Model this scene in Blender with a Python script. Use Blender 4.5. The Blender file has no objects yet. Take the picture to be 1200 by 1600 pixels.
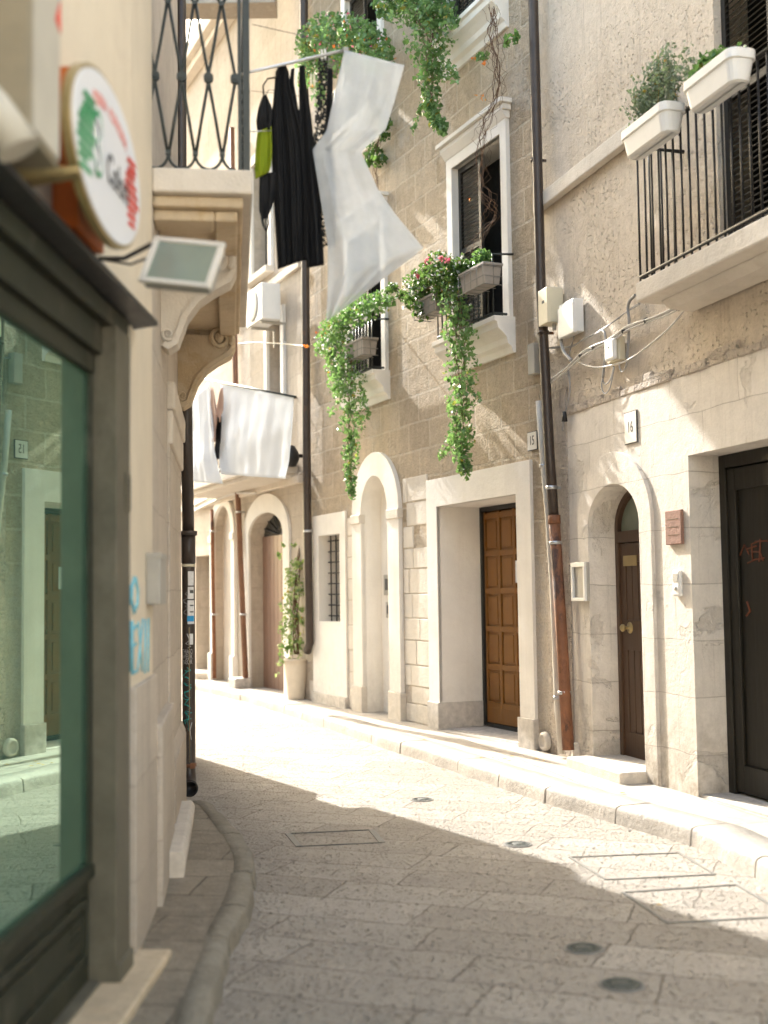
import bpy, bmesh, math, random
from mathutils import Vector, Matrix
from mathutils.geometry import tessellate_polygon
random.seed(7)
R = math.radians
SC = bpy.context.scene
COL = SC.collection
# ------------------------------------------------------------ camera
FPX = 1900.0
CAMZ = 1.65
cam_d = bpy.data.cameras.new('camera'); cam = bpy.data.objects.new('camera', cam_d); COL.objects.link(cam)
cam_d.sensor_fit = 'VERTICAL'; cam_d.sensor_height = 36; cam_d.lens = FPX/1600*36
cam_d.clip_start = .05; cam_d.clip_end = 500
PITCH = math.atan(125/FPX); ROLL = R(.8)
CM = Matrix.Rotation(math.pi/2+PITCH, 4, 'X') @ Matrix.Rotation(-ROLL, 4, 'Z')
cam.matrix_world = Matrix.Translation((0, 0, CAMZ)) @ CM
cam_d.dof.use_dof = True; cam_d.dof.focus_distance = 10.6; cam_d.dof.aperture_fstop = 1.25
SC.camera = cam
# ------------------------------------------------------------ light
SUN_AZ = R(-30); SUN_EL = R(36)
S = Vector((math.sin(SUN_AZ)*math.cos(SUN_EL), math.cos(SUN_AZ)*math.cos(SUN_EL), math.sin(SUN_EL)))
wd = bpy.data.worlds.new('World'); SC.world = wd; wd.use_nodes = True
wn = wd.node_tree.nodes; wl = wd.node_tree.links
sky = wn.new('ShaderNodeTexSky'); sky.sky_type = 'NISHITA'; sky.sun_disc = False
sky.sun_elevation = SUN_EL; sky.sun_rotation = SUN_AZ; sky.dust_density = 4.0; sky.ozone_density = .8; sky.air_density = 1.3
wn['Background'].inputs['Strength'].default_value = .15
wb = wn.new('ShaderNodeMix'); wb.data_type = 'RGBA'; wb.blend_type = 'MULTIPLY'; wb.inputs[0].default_value = 1; wb.inputs[7].default_value = (.97, .97, .885, 1)   # the camera's shade white balance
wl.new(sky.outputs['Color'], wb.inputs[6]); wl.new(wb.outputs[2], wn['Background'].inputs['Color'])
sl = bpy.data.lights.new('sun', 'SUN'); sl.energy = 2.0; sl.angle = R(.5); sl.color = (1, .975, .925)
so = bpy.data.objects.new('sun', sl); COL.objects.link(so); so.location = (-6, 10, 14)
so.rotation_mode = 'QUATERNION'; so.rotation_quaternion = S.to_track_quat('Z', 'Y')
SC.view_settings.view_transform = 'Standard'; SC.view_settings.look = 'None'; SC.view_settings.gamma = 1
SC.view_settings.exposure = 2.58
SC.cycles.max_bounces = 8; SC.cycles.diffuse_bounces = 5; SC.cycles.transparent_max_bounces = 12
SC.cycles.caustics_reflective = False; SC.cycles.caustics_refractive = False
SC.cycles.sample_clamp_indirect = 8
try: SC.cycles.use_denoising = True
except Exception: pass
# ------------------------------------------------------------ picture measurements -> real places
def ray(px, py):
    return (CM.to_3x3() @ Vector(((px-600)/FPX, (800-py)/FPX, -1))).normalized()
CP = Vector((0, 0, CAMZ))
def onplane(px, py, p, n):
    d = ray(px, py); return CP + d*((p-CP).dot(n)/d.dot(n))
def ground(px, py, z=0): return onplane(px, py, Vector((0, 0, z)), Vector((0, 0, 1)))
def atY(px, py, Y): return onplane(px, py, Vector((0, Y, 0)), Vector((0, 1, 0)))
class Facade:
    def __init__(s, p0, p1):
        s.p0 = Vector((p0[0], p0[1], 0)); d = Vector((p1[0]-p0[0], p1[1]-p0[1], 0)); s.len = d.length
        s.d = d.normalized(); s.n = Vector((-s.d.y, s.d.x, 0)); s.rz = math.atan2(s.d.y, s.d.x)
    def px(s, px, py, w=0):
        p = onplane(px, py, s.p0+s.n*w, s.n); return ((p-s.p0).dot(s.d), p.z)
    def P(s, px, py, w=0):
        u, z = s.px(px, py, w); return Vector((u, w, z))
    def at_u(s, px, py, u):
        p = onplane(px, py, s.p0+s.d*u, s.d); return ((p-s.p0).dot(s.n), p.z)
    def world(s, u, w, z): return s.p0+s.d*u+s.n*w+Vector((0, 0, z))
    def loc(s, v): q = v-s.p0; return Vector((q.dot(s.d), q.dot(s.n), v.z))
WORLD = Facade((0, 0), (1, 0))
# ------------------------------------------------------------ object helpers
ORG = {}
def setp(o, label=None, cat=None, group=None, kind=None):
    if label: o['label'] = label
    if cat: o['category'] = cat
    if group: o['group'] = group
    if kind: o['kind'] = kind
    return o
def thing(name, label, cat, F=WORLD, at=(0, 0, 0), group=None):
    o = bpy.data.objects.new(name, None); COL.objects.link(o); o.empty_display_size = .1
    o.location = F.world(*at); o.rotation_euler = (0, 0, F.rz); ORG[o.name] = Vector(at)
    return setp(o, label, cat, group)
class MB:
    def __init__(s): s.v = []; s.f = []; s.sm = []
    def add(s, vs, fs, smooth=False):
        b = len(s.v); s.v += [Vector(v) for v in vs]
        for f in fs: s.f.append(tuple(i+b for i in f)); s.sm.append(smooth)
        return s
    def box(s, a0, a1, b0, b1, c0, c1, M=None):
        a0, a1 = min(a0, a1), max(a0, a1); b0, b1 = min(b0, b1), max(b0, b1); c0, c1 = min(c0, c1), max(c0, c1)
        vs = [Vector((x, y, z)) for x in (a0, a1) for y in (b0, b1) for z in (c0, c1)]
        if M: vs = [M @ v for v in vs]
        return s.add(vs, [(0, 1, 3, 2), (4, 6, 7, 5), (0, 4, 5, 1), (2, 3, 7, 6), (0, 2, 6, 4), (1, 5, 7, 3)])
    def prism(s, poly, w0, w1, axis='w'):
        n = len(poly)
        mk = (lambda p, w: Vector((p[0], w, p[1]))) if axis == 'w' else ((lambda p, w: Vector((w, p[0], p[1]))) if axis == 'u' else (lambda p, w: Vector((p[0], p[1], w))))
        vs = [mk(p, w0) for p in poly]+[mk(p, w1) for p in poly]
        tr = tessellate_polygon([[Vector((p[0], p[1], 0)) for p in poly]])
        fs = [t for t in tr]+[tuple(i+n for i in reversed(t)) for t in tr]
        fs += [(i, (i+1) % n, (i+1) % n+n, i+n) for i in range(n)]
        return s.add(vs, fs)
    def sheet(s, outer, holes, w):
        loops = [outer]+holes
        tr = tessellate_polygon([[Vector((p[0], p[1], 0)) for p in l] for l in loops])
        pts = [Vector((p[0], w, p[1])) for l in loops for p in l]
        fs = []
        for t in tr:
            a, b, c = [pts[i] for i in t]
            if (b-a).cross(c-a).length < 1e-9: continue
            fs.append(tuple(t) if (b-a).cross(c-a).y > 0 else tuple(reversed(t)))
        return s.add(pts, fs)
    def strip(s, loop, w0, w1, closed=True):
        n = len(loop)
        vs = [Vector((p[0], w0, p[1])) for p in loop]+[Vector((p[0], w1, p[1])) for p in loop]
        return s.add(vs, [(i, (i+1) % n, (i+1) % n+n, i+n) for i in range(n if closed else n-1)])
    def tube(s, pts, r, n=8, cap=True):
        pts = [Vector(p) for p in pts]; rs = r if isinstance(r, (list, tuple)) else [r]*len(pts)
        b = len(s.v); up = Vector((.3, .2, 1)).normalized(); prev = None
        for i, p in enumerate(pts):
            t = (pts[min(i+1, len(pts)-1)]-pts[max(i-1, 0)])
            t = t.normalized() if t.length > 1e-9 else Vector((0, 0, 1))
            if prev is None:
                a = t.cross(up);
                if a.length < 1e-3: a = t.cross(Vector((1, 0, 0)))
                a.normalize()
            else:
                a = prev-t*prev.dot(t)
                a = a.normalized() if a.length > 1e-6 else t.cross(up).normalized()
            prev = a; c = t.cross(a)
            for k in range(n):
                an = 2*math.pi*k/n; s.v.append(p+(a*math.cos(an)+c*math.sin(an))*rs[i])
        for i in range(len(pts)-1):
            for k in range(n):
                k2 = (k+1) % n; s.f.append((b+i*n+k, b+i*n+k2, b+(i+1)*n+k2, b+(i+1)*n+k)); s.sm.append(True)
        if cap:
            s.f.append(tuple(b+k for k in reversed(range(n)))); s.sm.append(False)
            s.f.append(tuple(b+(len(pts)-1)*n+k for k in range(n))); s.sm.append(False)
        return s
    def lathe(s, c, prof, n=24, axis=2, smooth=True):
        c = Vector(c); b = len(s.v)
        for (r, h) in prof:
            for k in range(n):
                an = 2*math.pi*k/n; x, y = r*math.cos(an), r*math.sin(an)
                s.v.append(c+(Vector((x, y, h)) if axis == 2 else Vector((x, h, y)) if axis == 1 else Vector((h, x, y))))
        for i in range(len(prof)-1):
            for k in range(n):
                k2 = (k+1) % n; s.f.append((b+i*n+k, b+i*n+k2, b+(i+1)*n+k2, b+(i+1)*n+k)); s.sm.append(smooth)
        return s
    def build(s, name, mat, parent=None, bevel=0, F=WORLD):
        o_ = ORG[parent.name] if parent is not None else Vector((0, 0, 0))
        me = bpy.data.meshes.new(name); me.from_pydata([v-o_ for v in s.v], [], s.f)
        me.polygons.foreach_set('use_smooth', s.sm); me.materials.append(mat)
        bm = bmesh.new(); bm.from_mesh(me); bmesh.ops.recalc_face_normals(bm, faces=bm.faces) if getattr(s, 'recalc', True) else None
        bm.to_mesh(me); bm.free(); me.update()
        o = bpy.data.objects.new(name, me); COL.objects.link(o)
        if parent is not None: o.parent = parent; ORG[o.name] = o_
        else: o.rotation_euler = (0, 0, F.rz); o.location = F.p0; ORG[o.name] = o_
        if bevel:
            m = o.modifiers.new('bevel', 'BEVEL'); m.width = bevel; m.segments = 2; m.limit_method = 'ANGLE'; m.angle_limit = R(40)
        return o
def single(mb, name, mat, label, cat, F=WORLD, at=None, group=None, bevel=0):
    """a thing that is one mesh, its origin at its base"""
    if at is None:
        at = sum(mb.v, Vector((0, 0, 0)))/len(mb.v)
    at = Vector(at); mb.v = [v-at for v in mb.v]
    o = mb.build(name, mat, None, bevel); o.location = F.world(*at); o.rotation_euler = (0, 0, F.rz)
    return setp(o, label, cat, group)
def dup(root, loc=None, label=None):
    r = root.copy(); COL.objects.link(r)
    if loc is not None: r.location = loc
    if label: r['label'] = label
    for ch in list(root.children):
        c = ch.copy(); COL.objects.link(c); c.parent = r
        for g in list(ch.children):
            d = g.copy(); COL.objects.link(d); d.parent = c
    return r
def arch(u0, u1, z0, zs, zt, n=20):
    """closed outline of an arched opening: feet at z0, springing at zs, crown at zt"""
    c = (u0+u1)/2; a = (u1-u0)/2; b = zt-zs
    return [(u0, z0), (u1, z0)]+[(c+a*math.cos(t), zs+b*math.sin(t)) for t in [math.pi*i/n for i in range(n+1)]]
def arch_line(u0, u1, z0, zs, zt, n=20):
    p = arch(u0, u1, z0, zs, zt, n); return [p[1]]+p[2:]+[p[0]]
def rect(u0, u1, z0, z1): return [(u0, z0), (u1, z0), (u1, z1), (u0, z1)]
def text_mesh(body, size, name, mat, parent, u, w, z, align='CENTER', ext=.0015, shear=0, sx=1, rot=0, font_scale_y=1):
    cu = bpy.data.curves.new('t', 'FONT'); cu.body = body; cu.size = size; cu.align_x = align; cu.align_y = 'CENTER'; cu.extrude = ext; cu.shear = shear
    to = bpy.data.objects.new('t', cu); COL.objects.link(to)
    me = bpy.data.meshes.new_from_object(to.evaluated_get(bpy.context.evaluated_depsgraph_get()))
    bpy.data.objects.remove(to); o_ = ORG[parent.name]
    cr, sr = math.cos(rot), math.sin(rot)
    for v in me.vertices:
        x, y, q = v.co.x*sx, v.co.y*font_scale_y, v.co.z; x, y = x*cr-y*sr, x*sr+y*cr
        v.co = Vector((u-x, w+q, z+y))-o_
    me.materials.clear(); me.materials.append(mat)
    o = bpy.data.objects.new(name, me); COL.objects.link(o); o.parent = parent; ORG[o.name] = o_
    return o
# ------------------------------------------------------------ materials
class NT:
    def __init__(s, name):
        s.m = bpy.data.materials.new(name); s.m.use_nodes = True; s.t = s.m.node_tree; s.t.nodes.clear()
        s.out = s.n('ShaderNodeOutputMaterial'); s.b = s.n('ShaderNodeBsdfPrincipled'); s.l(s.b.outputs[0], s.out.inputs[0])
        s.tc = s.n('ShaderNodeTexCoord').outputs['Object']
    def n(s, t, **k):
        x = s.t.nodes.new(t)
        for a, v in k.items(): setattr(x, a, v)
        return x
    def l(s, a, b): s.t.links.new(a, b)
    def val(s, inp, v):
        if hasattr(v, 'links') or hasattr(v, 'is_linked'): s.l(v, inp)
        else: inp.default_value = v
    def noise(s, scale, detail=5, rough=.6, vec=None, dist=0):
        x = s.n('ShaderNodeTexNoise'); x.inputs['Scale'].default_value = scale; x.inputs['Detail'].default_value = detail
        x.inputs['Roughness'].default_value = rough; x.inputs['Distortion'].default_value = dist; s.l(vec or s.tc, x.inputs['Vector']); return x.outputs['Fac']
    def voro(s, scale, vec=None, feature='F1'):
        x = s.n('ShaderNodeTexVoronoi', feature=feature); x.inputs['Scale'].default_value = scale; s.l(vec or s.tc, x.inputs['Vector']); return x.outputs['Distance']
    def ramp(s, f, a, b, ca=0, cb=1):
        x = s.n('ShaderNodeMapRange'); x.inputs[1].default_value = a; x.inputs[2].default_value = b; x.inputs[3].default_value = ca; x.inputs[4].default_value = cb; s.l(f, x.inputs[0]); return x.outputs[0]
    def mix(s, f, a, b, mode='MIX'):
        x = s.n('ShaderNodeMix', data_type='RGBA', blend_type=mode)
        s.val(x.inputs[0], f)
        for i, c in ((6, a), (7, b)):
            if isinstance(c, tuple): x.inputs[i].default_value = (*c, 1)
            else: s.l(c, x.inputs[i])
        return x.outputs[2]
    def math(s, op, a, b=0):
        x = s.n('ShaderNodeMath', operation=op); s.val(x.inputs[0], a); s.val(x.inputs[1], b); return x.outputs[0]
    def sep(s, v=None):
        x = s.n('ShaderNodeSeparateXYZ'); s.l(v or s.tc, x.inputs[0]); return x.outputs
    def comb(s, a, b, c):
        x = s.n('ShaderNodeCombineXYZ'); s.val(x.inputs[0], a); s.val(x.inputs[1], b); s.val(x.inputs[2], c); return x.outputs[0]
    def mapv(s, scale=(1, 1, 1), rot=(0, 0, 0), vec=None):
        x = s.n('ShaderNodeMapping'); x.inputs['Scale'].default_value = scale; x.inputs['Rotation'].default_value = rot; s.l(vec or s.tc, x.inputs['Vector']); return x.outputs[0]
    def warp(s, vec, scale, amt):
        x = s.n('ShaderNodeTexNoise'); x.inputs['Scale'].default_value = scale; x.inputs['Detail'].default_value = 2; s.l(s.tc, x.inputs['Vector'])
        a = s.n('ShaderNodeVectorMath', operation='SUBTRACT'); s.l(x.outputs['Color'], a.inputs[0]); a.inputs[1].default_value = (.5, .5, .5)
        b = s.n('ShaderNodeVectorMath', operation='SCALE'); s.l(a.outputs[0], b.inputs[0]); b.inputs['Scale'].default_value = amt
        c = s.n('ShaderNodeVectorMath', operation='ADD'); s.l(vec, c.inputs[0]); s.l(b.outputs[0], c.inputs[1]); return c.outputs[0]
    def bump(s, h, dist=.01, strength=1, prev=None):
        x = s.n('ShaderNodeBump'); x.inputs['Distance'].default_value = dist; x.inputs['Strength'].default_value = strength; s.l(h, x.inputs['Height'])
        if prev: s.l(prev, x.inputs['Normal'])
        return x.outputs[0]
    def fin(s, col, rough=.85, bump=None, metal=0, spec=.3, alpha=None):
        b = s.b.inputs
        if isinstance(col, tuple): b['Base Color'].default_value = (*col, 1)
        else: s.l(col, b['Base Color'])
        s.val(b['Roughness'], rough); b['Metallic'].default_value = metal; b['Specular IOR Level'].default_value = spec
        if bump: s.l(bump, b['Normal'])
        return s.m
def masonry(name, c1, c2, mortar, bw, bh, ms, bumpd=.02, joint=1, rough_amt=1, light=None, light_z=0, pit=0, stain=.25, msm=.3, grime=.5, crack=0, patch=0):
    t = NT(name); x, y, z = t.sep()
    uz = t.comb(x, z, 0); uzw = t.warp(uz, 2.5, .05)
    br = t.n('ShaderNodeTexBrick'); t.l(uzw, br.inputs['Vector'])
    br.inputs['Color1'].default_value = (*c1, 1); br.inputs['Color2'].default_value = (*c2, 1); br.inputs['Mortar'].default_value = (*mortar, 1)
    br.inputs['Scale'].default_value = 1; br.inputs['Brick Width'].default_value = bw; br.inputs['Row Height'].default_value = bh
    br.inputs['Mortar Size'].default_value = ms; br.inputs['Mortar Smooth'].default_value = msm; br.inputs['Bias'].default_value = 0
    col = br.outputs['Color']
    n1 = t.noise(1.3, 6, .6); n2 = t.noise(9, 6, .65); n3 = t.noise(45, 4, .7)
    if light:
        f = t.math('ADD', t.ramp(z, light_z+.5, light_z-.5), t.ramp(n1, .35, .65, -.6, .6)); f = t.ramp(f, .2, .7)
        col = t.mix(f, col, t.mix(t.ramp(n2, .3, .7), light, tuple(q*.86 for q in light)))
    col = t.mix(t.ramp(n1, .35, .7, 0, stain), col, tuple(q*.72 for q in c1), 'MIX')
    col = t.mix(t.ramp(n2, .3, .75, 0, .45*rough_amt), col, tuple(min(1, q*1.35) for q in c2))
    col = t.mix(t.ramp(n3, .45, .75, 0, .35*rough_amt), col, tuple(q*.6 for q in c1))
    st = t.noise(1, 5, .7, t.mapv((5, 5, .6)))
    col = t.mix(t.ramp(st, .52, .8, 0, stain*1.5), col, tuple(q*.62 for q in c1))
    g = t.math('MULTIPLY', t.ramp(z, 1.0, .05), t.ramp(n2, .3, .7))
    col = t.mix(t.math('MULTIPLY', g, grime), col, (.2, .165, .12))
    h = t.math('ADD', t.math('MULTIPLY', n2, 1.0*rough_amt), t.math('MULTIPLY', n3, .45*rough_amt))
    h = t.math('ADD', h, t.math('MULTIPLY', n1, .6))
    if pit:
        v = t.voro(26, t.warp(t.tc, 8, .06)); h = t.math('SUBTRACT', h, t.math('MULTIPLY', t.ramp(v, .32, .12), t.math('MULTIPLY', t.ramp(n1, .42, .6), pit)))
    h = t.math('SUBTRACT', h, t.math('MULTIPLY', br.outputs['Fac'], joint))
    if crack:
        ve = t.voro(1.1, t.warp(t.tc, 4, .22), 'DISTANCE_TO_EDGE'); ck = t.math('MULTIPLY', t.ramp(ve, .006, .001), t.ramp(t.noise(1.9, 3, .5), .5, .58))
        col = t.mix(t.math('MULTIPLY', ck, .7*crack), col, tuple(q*.4 for q in c1)); h = t.math('SUBTRACT', h, t.math('MULTIPLY', ck, 1.2*crack))
    if patch:
        pa = t.ramp(t.noise(1.25, 8, .66, None, .5), .56, .585); rg = t.noise(22, 6, .75)
        col = t.mix(t.math('MULTIPLY', pa, .5), col, t.mix(t.ramp(rg, .35, .65), (c1[0]*.86, c1[1]*.83, c1[2]*.78), tuple(q*1.02 for q in c2)))
        h = t.math('ADD', h, t.math('MULTIPLY', pa, t.math('SUBTRACT', t.math('MULTIPLY', rg, 3.2*patch), 2.6*patch)))
        sp = t.noise(3, 4, .6, t.mapv((9, 9, .35))); col = t.mix(t.math('MULTIPLY', t.ramp(sp, .58, .72), .3), col, tuple(q*.5 for q in c1))
    return t.fin(col, .9, t.bump(h, bumpd), spec=.2)
def plaster(name, c, var=.12, bumpd=.004, scale=1, stain=.2, blot=None, grime=.35):
    t = NT(name); x, y, z = t.sep(); n1 = t.noise(1.6*scale, 6, .6); n2 = t.noise(14*scale, 5, .6); n3 = t.noise(70*scale, 3, .6)
    col = t.mix(t.ramp(n1, .3, .7), tuple(q*(1-var) for q in c), tuple(min(1, q*(1+var*.5)) for q in c))
    st = t.noise(1, 5, .7, t.mapv((7, 7, .5)))
    col = t.mix(t.ramp(st, .5, .8, 0, stain), col, tuple(q*r for q, r in zip(c, (.68, .62, .54))))
    col = t.mix(t.ramp(n3, .5, .8, 0, .2), col, tuple(q*.7 for q in c))
    if blot: col = t.mix(t.ramp(t.noise(2.6*scale, 7, .7), .54, .62, 0, .8), col, blot)
    col = t.mix(t.math('MULTIPLY', t.math('MULTIPLY', t.ramp(z, .9, .05), t.ramp(n2, .35, .65)), grime), col, tuple(q*.5 for q in c))
    h = t.math('ADD', t.math('MULTIPLY', n1, 2.0), t.math('ADD', n2, t.math('MULTIPLY', n3, .5)))
    return t.fin(col, .88, t.bump(h, bumpd), spec=.2)
def simple(name, c, rough=.5, metal=0, var=.15, scale=12, bumpd=.001, spec=.4, spot=None, spot_amt=(.55, .65)):
    t = NT(name); n = t.noise(scale, 5, .65)
    col = t.mix(t.ramp(n, .3, .7), tuple(q*(1-var) for q in c), tuple(min(1, q*(1+var)) for q in c))
    if spot: col = t.mix(t.ramp(t.noise(scale*.7, 6, .7, t.mapv((1, 1, .5))), spot_amt[0], spot_amt[1]), col, spot)
    return t.fin(col, t.ramp(n, .2, .8, rough*.85, min(1, rough*1.15)), t.bump(t.noise(scale*5, 3), bumpd), metal, spec)
def leafmat(name, c1, c2, trans=.45, gloss=.3):
    t = NT(name); g = t.n('ShaderNodeNewGeometry'); rnd = g.outputs['Random Per Island']; col = t.mix(rnd, c1, c2); col = t.mix(t.ramp(rnd, .965, .97), col, (c2[0]*.9+.1, c2[1]*.6, .03))
    t.fin(col, gloss, spec=.5)
    tr = t.n('ShaderNodeBsdfTranslucent'); t.l(t.mix(.5, col, (.3, .52, .12), 'MIX') if c1[1] > c1[0] else col, tr.inputs[0])
    ms = t.n('ShaderNodeMixShader'); ms.inputs[0].default_value = trans; t.l(t.b.outputs[0], ms.inputs[1]); t.l(tr.outputs[0], ms.inputs[2]); t.l(ms.outputs[0], t.out.inputs[0])
    return t.m
def cloth_mat(name, c, trans=.3, transp=0, rough=.8):
    t = NT(name); w = t.noise(6, 5, .6); w2 = t.noise(300, 2, .5)
    col = t.mix(t.ramp(w, .3, .7), tuple(q*.93 for q in c), c); t.fin(col, rough, t.bump(t.math('ADD', w, t.math('MULTIPLY', w2, .05)), .004), spec=.25)
    tr = t.n('ShaderNodeBsdfTranslucent'); tr.inputs[0].default_value = (*c, 1)
    ms = t.n('ShaderNodeMixShader'); ms.inputs[0].default_value = trans; t.l(t.b.outputs[0], ms.inputs[1]); t.l(tr.outputs[0], ms.inputs[2])
    last = ms.outputs[0]
    if transp:
        tp = t.n('ShaderNodeBsdfTransparent'); m2 = t.n('ShaderNodeMixShader'); t.val(m2.inputs[0], t.ramp(w, .25, .75, transp*.75, min(1, transp*1.2)))
        t.l(last, m2.inputs[1]); t.l(tp.outputs[0], m2.inputs[2]); last = m2.outputs[0]
    t.l(last, t.out.inputs[0]); return t.m
M = {}
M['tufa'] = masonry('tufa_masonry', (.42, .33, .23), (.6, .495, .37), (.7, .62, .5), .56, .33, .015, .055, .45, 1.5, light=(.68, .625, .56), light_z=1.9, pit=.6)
M['ashlar'] = masonry('ashlar_plaster', (.64, .59, .525), (.73, .675, .605), (.42, .37, .32), .95, .42, .0035, .014, .8, .6, stain=.32, msm=.1, crack=.1, grime=1.0, patch=.55)
M['rough_plaster'] = masonry('rough_plaster', (.57, .49, .395), (.63, .55, .455), (.55, .475, .39), 3, 3, .002, .02, .05, 1.0, pit=1.4, stain=.34, crack=.2, patch=.22)
M['pitted'] = masonry('pitted_stone', (.5, .425, .35), (.58, .505, .43), (.5, .43, .36), .6, .3, .01, .04, .4, 1.5, pit=2.2, stain=.4)
M['old_stone'] = masonry('old_stone', (.5, .435, .36), (.6, .53, .45), (.4, .34, .28), .8, .42, .004, .016, .6, .9, stain=.4, pit=.4)
M['far_wall'] = masonry('far_plaster', (.44, .38, .31), (.52, .455, .38), (.4, .34, .28), .7, .35, .006, .018, .25, .9, stain=.45)
M['white_plaster'] = plaster('white_plaster', (.78, .745, .69), .1, .004, stain=.25)
M['plinth'] = plaster('plinth_stone', (.62, .575, .52), .12, .004, stain=.3, grime=.7)
M['cream'] = plaster('cream_plaster', (.74, .65, .51), .08, .003, stain=.2, blot=(.68, .59, .46))
M['lime'] = plaster('limestone', (.66, .605, .53), .14, .01, stain=.35)
M['carved'] = plaster('carved_limestone', (.58, .47, .33), .2, .006, stain=.4, blot=(.48, .36, .22))
M['carved_pale'] = plaster('pale_limestone', (.66, .595, .51), .14, .006, stain=.35)
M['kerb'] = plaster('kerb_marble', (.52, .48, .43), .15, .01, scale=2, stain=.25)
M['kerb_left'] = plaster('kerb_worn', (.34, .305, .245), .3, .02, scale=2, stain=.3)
M['iron'] = simple('black_iron', (.022, .021, .022), .45, .3, bumpd=.002)
M['green_iron'] = simple('green_black_iron', (.03, .036, .034), .4, .2, bumpd=.002)
M['shop_metal'] = simple('shop_frame_metal', (.028, .03, .019), .6, .0, .25, 6, .002, .25, spot=(.1, .09, .07), spot_amt=(.58, .75))
M['shop_trim'] = simple('shop_frame_trim', (.125, .115, .085), .6, 0, .2, 6, .002, .2, spot=(.17, .155, .12), spot_amt=(.55, .75))
M['brown_pipe'] = simple('brown_pipe', (.055, .04, .032), .4, .1, .2, 9, .002, spot=(.16, .07, .03), spot_amt=(.6, .7))
M['rust_pipe'] = simple('rusty_pipe', (.2, .085, .042), .65, 0, .25, 9, .004, spot=(.07, .035, .025))
M['copper'] = simple('copper_pipe', (.2, .1, .06), .5, .1, .2, 9, .002)
M['white_pipe'] = simple('white_pipe', (.62, .58, .51), .5, 0, .08, 9, .002, spot=(.42, .36, .28), spot_amt=(.58, .7))
M['black_pipe'] = simple('black_drainpipe', (.05, .038, .032), .38, 0, .2, 9, .002)
M['white'] = simple('white_plastic', (.74, .73, .7), .45, 0, .04, 5)
M['grey_plastic'] = simple('grey_plastic', (.38, .36, .32), .5, 0, .08, 8)
M['beige_plastic'] = simple('beige_plastic', (.66, .6, .45), .5, 0, .05, 8)
M['steel'] = simple('steel', (.5, .5, .5), .35, .8, .08)
M['cable'] = simple('grey_cable', (.3, .29, .28), .5)
M['cable_white'] = simple('white_cable', (.55, .53, .5), .5)
M['dark'] = simple('dark_interior', (.012, .012, .012), .8)
M['glass_dark'] = simple('dark_window_glass', (.02, .026, .028), .12, 0, .1, 3, 0, .6)
M['shutter'] = simple('dark_shutter', (.022, .02, .017), .5, 0, .15, 20)
M['terracotta'] = simple('terracotta', (.27, .155, .115), .85, 0, .15, 10, .004)
M['orange'] = simple('orange_panel', (.55, .13, .02), .45, 0, .1, 4)
M['gold'] = simple('gold_rim', (.36, .27, .12), .4, .4, .1)
M['tan_metal'] = simple('tan_metal', (.26, .22, .15), .6, 0, .15, 5)
M['pale_metal'] = simple('pale_metal', (.5, .46, .38), .6, 0, .1, 5)
M['sign_white'] = simple('sign_white', (.78, .78, .8), .35, 0, .02)
M['green_paint'] = simple('green_paint', (.02, .3, .1), .5, 0, .2, 20)
M['red_paint'] = simple('red_paint', (.65, .05, .03), .5, 0, .2, 20)
M['red_faint'] = simple('red_lettering', (.75, .2, .16), .5)
M['ink'] = simple('dark_lettering', (.08, .08, .08), .6)
M['plate'] = simple('number_plate', (.68, .65, .6), .45, 0, .06, 10)
M['blue_spray'] = simple('blue_spray', (.2, .52, .62), .7, 0, .15, 30)
M['teal_spray'] = simple('teal_spray', (.02, .42, .38), .6, 0, .15, 30)
M['white_spray'] = simple('white_spray', (.7, .7, .7), .6)
M['orange_spray'] = simple('orange_spray', (.15, .045, .02), .7)
M['sticker'] = simple('white_sticker', (.72, .72, .72), .5, 0, .12, 60)
M['sticker_blue'] = simple('blue_sticker', (.03, .3, .6), .5)
M['manhole'] = simple('cast_iron_cover', (.07, .075, .065), .7, .0, .2, 30, .004)
M['cover_frame'] = simple('grey_steel_frame', (.2, .19, .17), .7, .0, .2, 30, .004)
M['soil'] = simple('soil', (.04, .028, .018), .95, bumpd=.01)
M['planter_grey'] = simple('grey_planter', (.3, .27, .24), .7, 0, .12, 8)
M['pot'] = simple('cream_pot', (.66, .58, .47), .7, 0, .08, 5, .002)
M['ivy'] = leafmat('ivy_leaves', (.035, .1, .03), (.22, .36, .15), .4, .22)
M['ivy_dark'] = leafmat('dark_leaves', (.02, .06, .012), (.08, .16, .03), .3, .25)
M['lush'] = leafmat('bright_leaves', (.035, .12, .03), (.2, .34, .12), .4, .22)
M['pale_leaf'] = leafmat('pale_leaves', (.1, .18, .05), (.45, .48, .25), .45, .35)
M['lavender'] = leafmat('silver_leaves', (.16, .2, .14), (.34, .38, .28), .3, .6)
M['flower_pink'] = leafmat('pink_petals', (.75, .1, .18), (.85, .35, .4), .3, .5)
M['flower_red'] = leafmat('orange_petals', (.75, .12, .02), (.8, .4, .05), .3, .5)
M['flower_white'] = leafmat('white_petals', (.75, .72, .7), (.8, .8, .8), .3, .5)
M['stem'] = simple('woody_stem', (.13, .075, .045), .85, 0, .2, 20, .003)
M['dry_leaf'] = leafmat('fallen_yellow_leaf', (.55, .28, .04), (.6, .42, .08), .2, .6)
M['sheet_sheer'] = cloth_mat('sheer_sheet', (.72, .76, .8), .5, .42, .3)
M['sheet_white'] = cloth_mat('white_sheet', (.8, .85, .92), .55, .2)
M['black_cloth'] = cloth_mat('black_cloth', (.012, .012, .013), .05)
M['green_cloth'] = cloth_mat('green_cloth', (.3, .38, .02), .35)
M['brown_cloth'] = cloth_mat('brown_cloth', (.4, .27, .22), .3)
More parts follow.
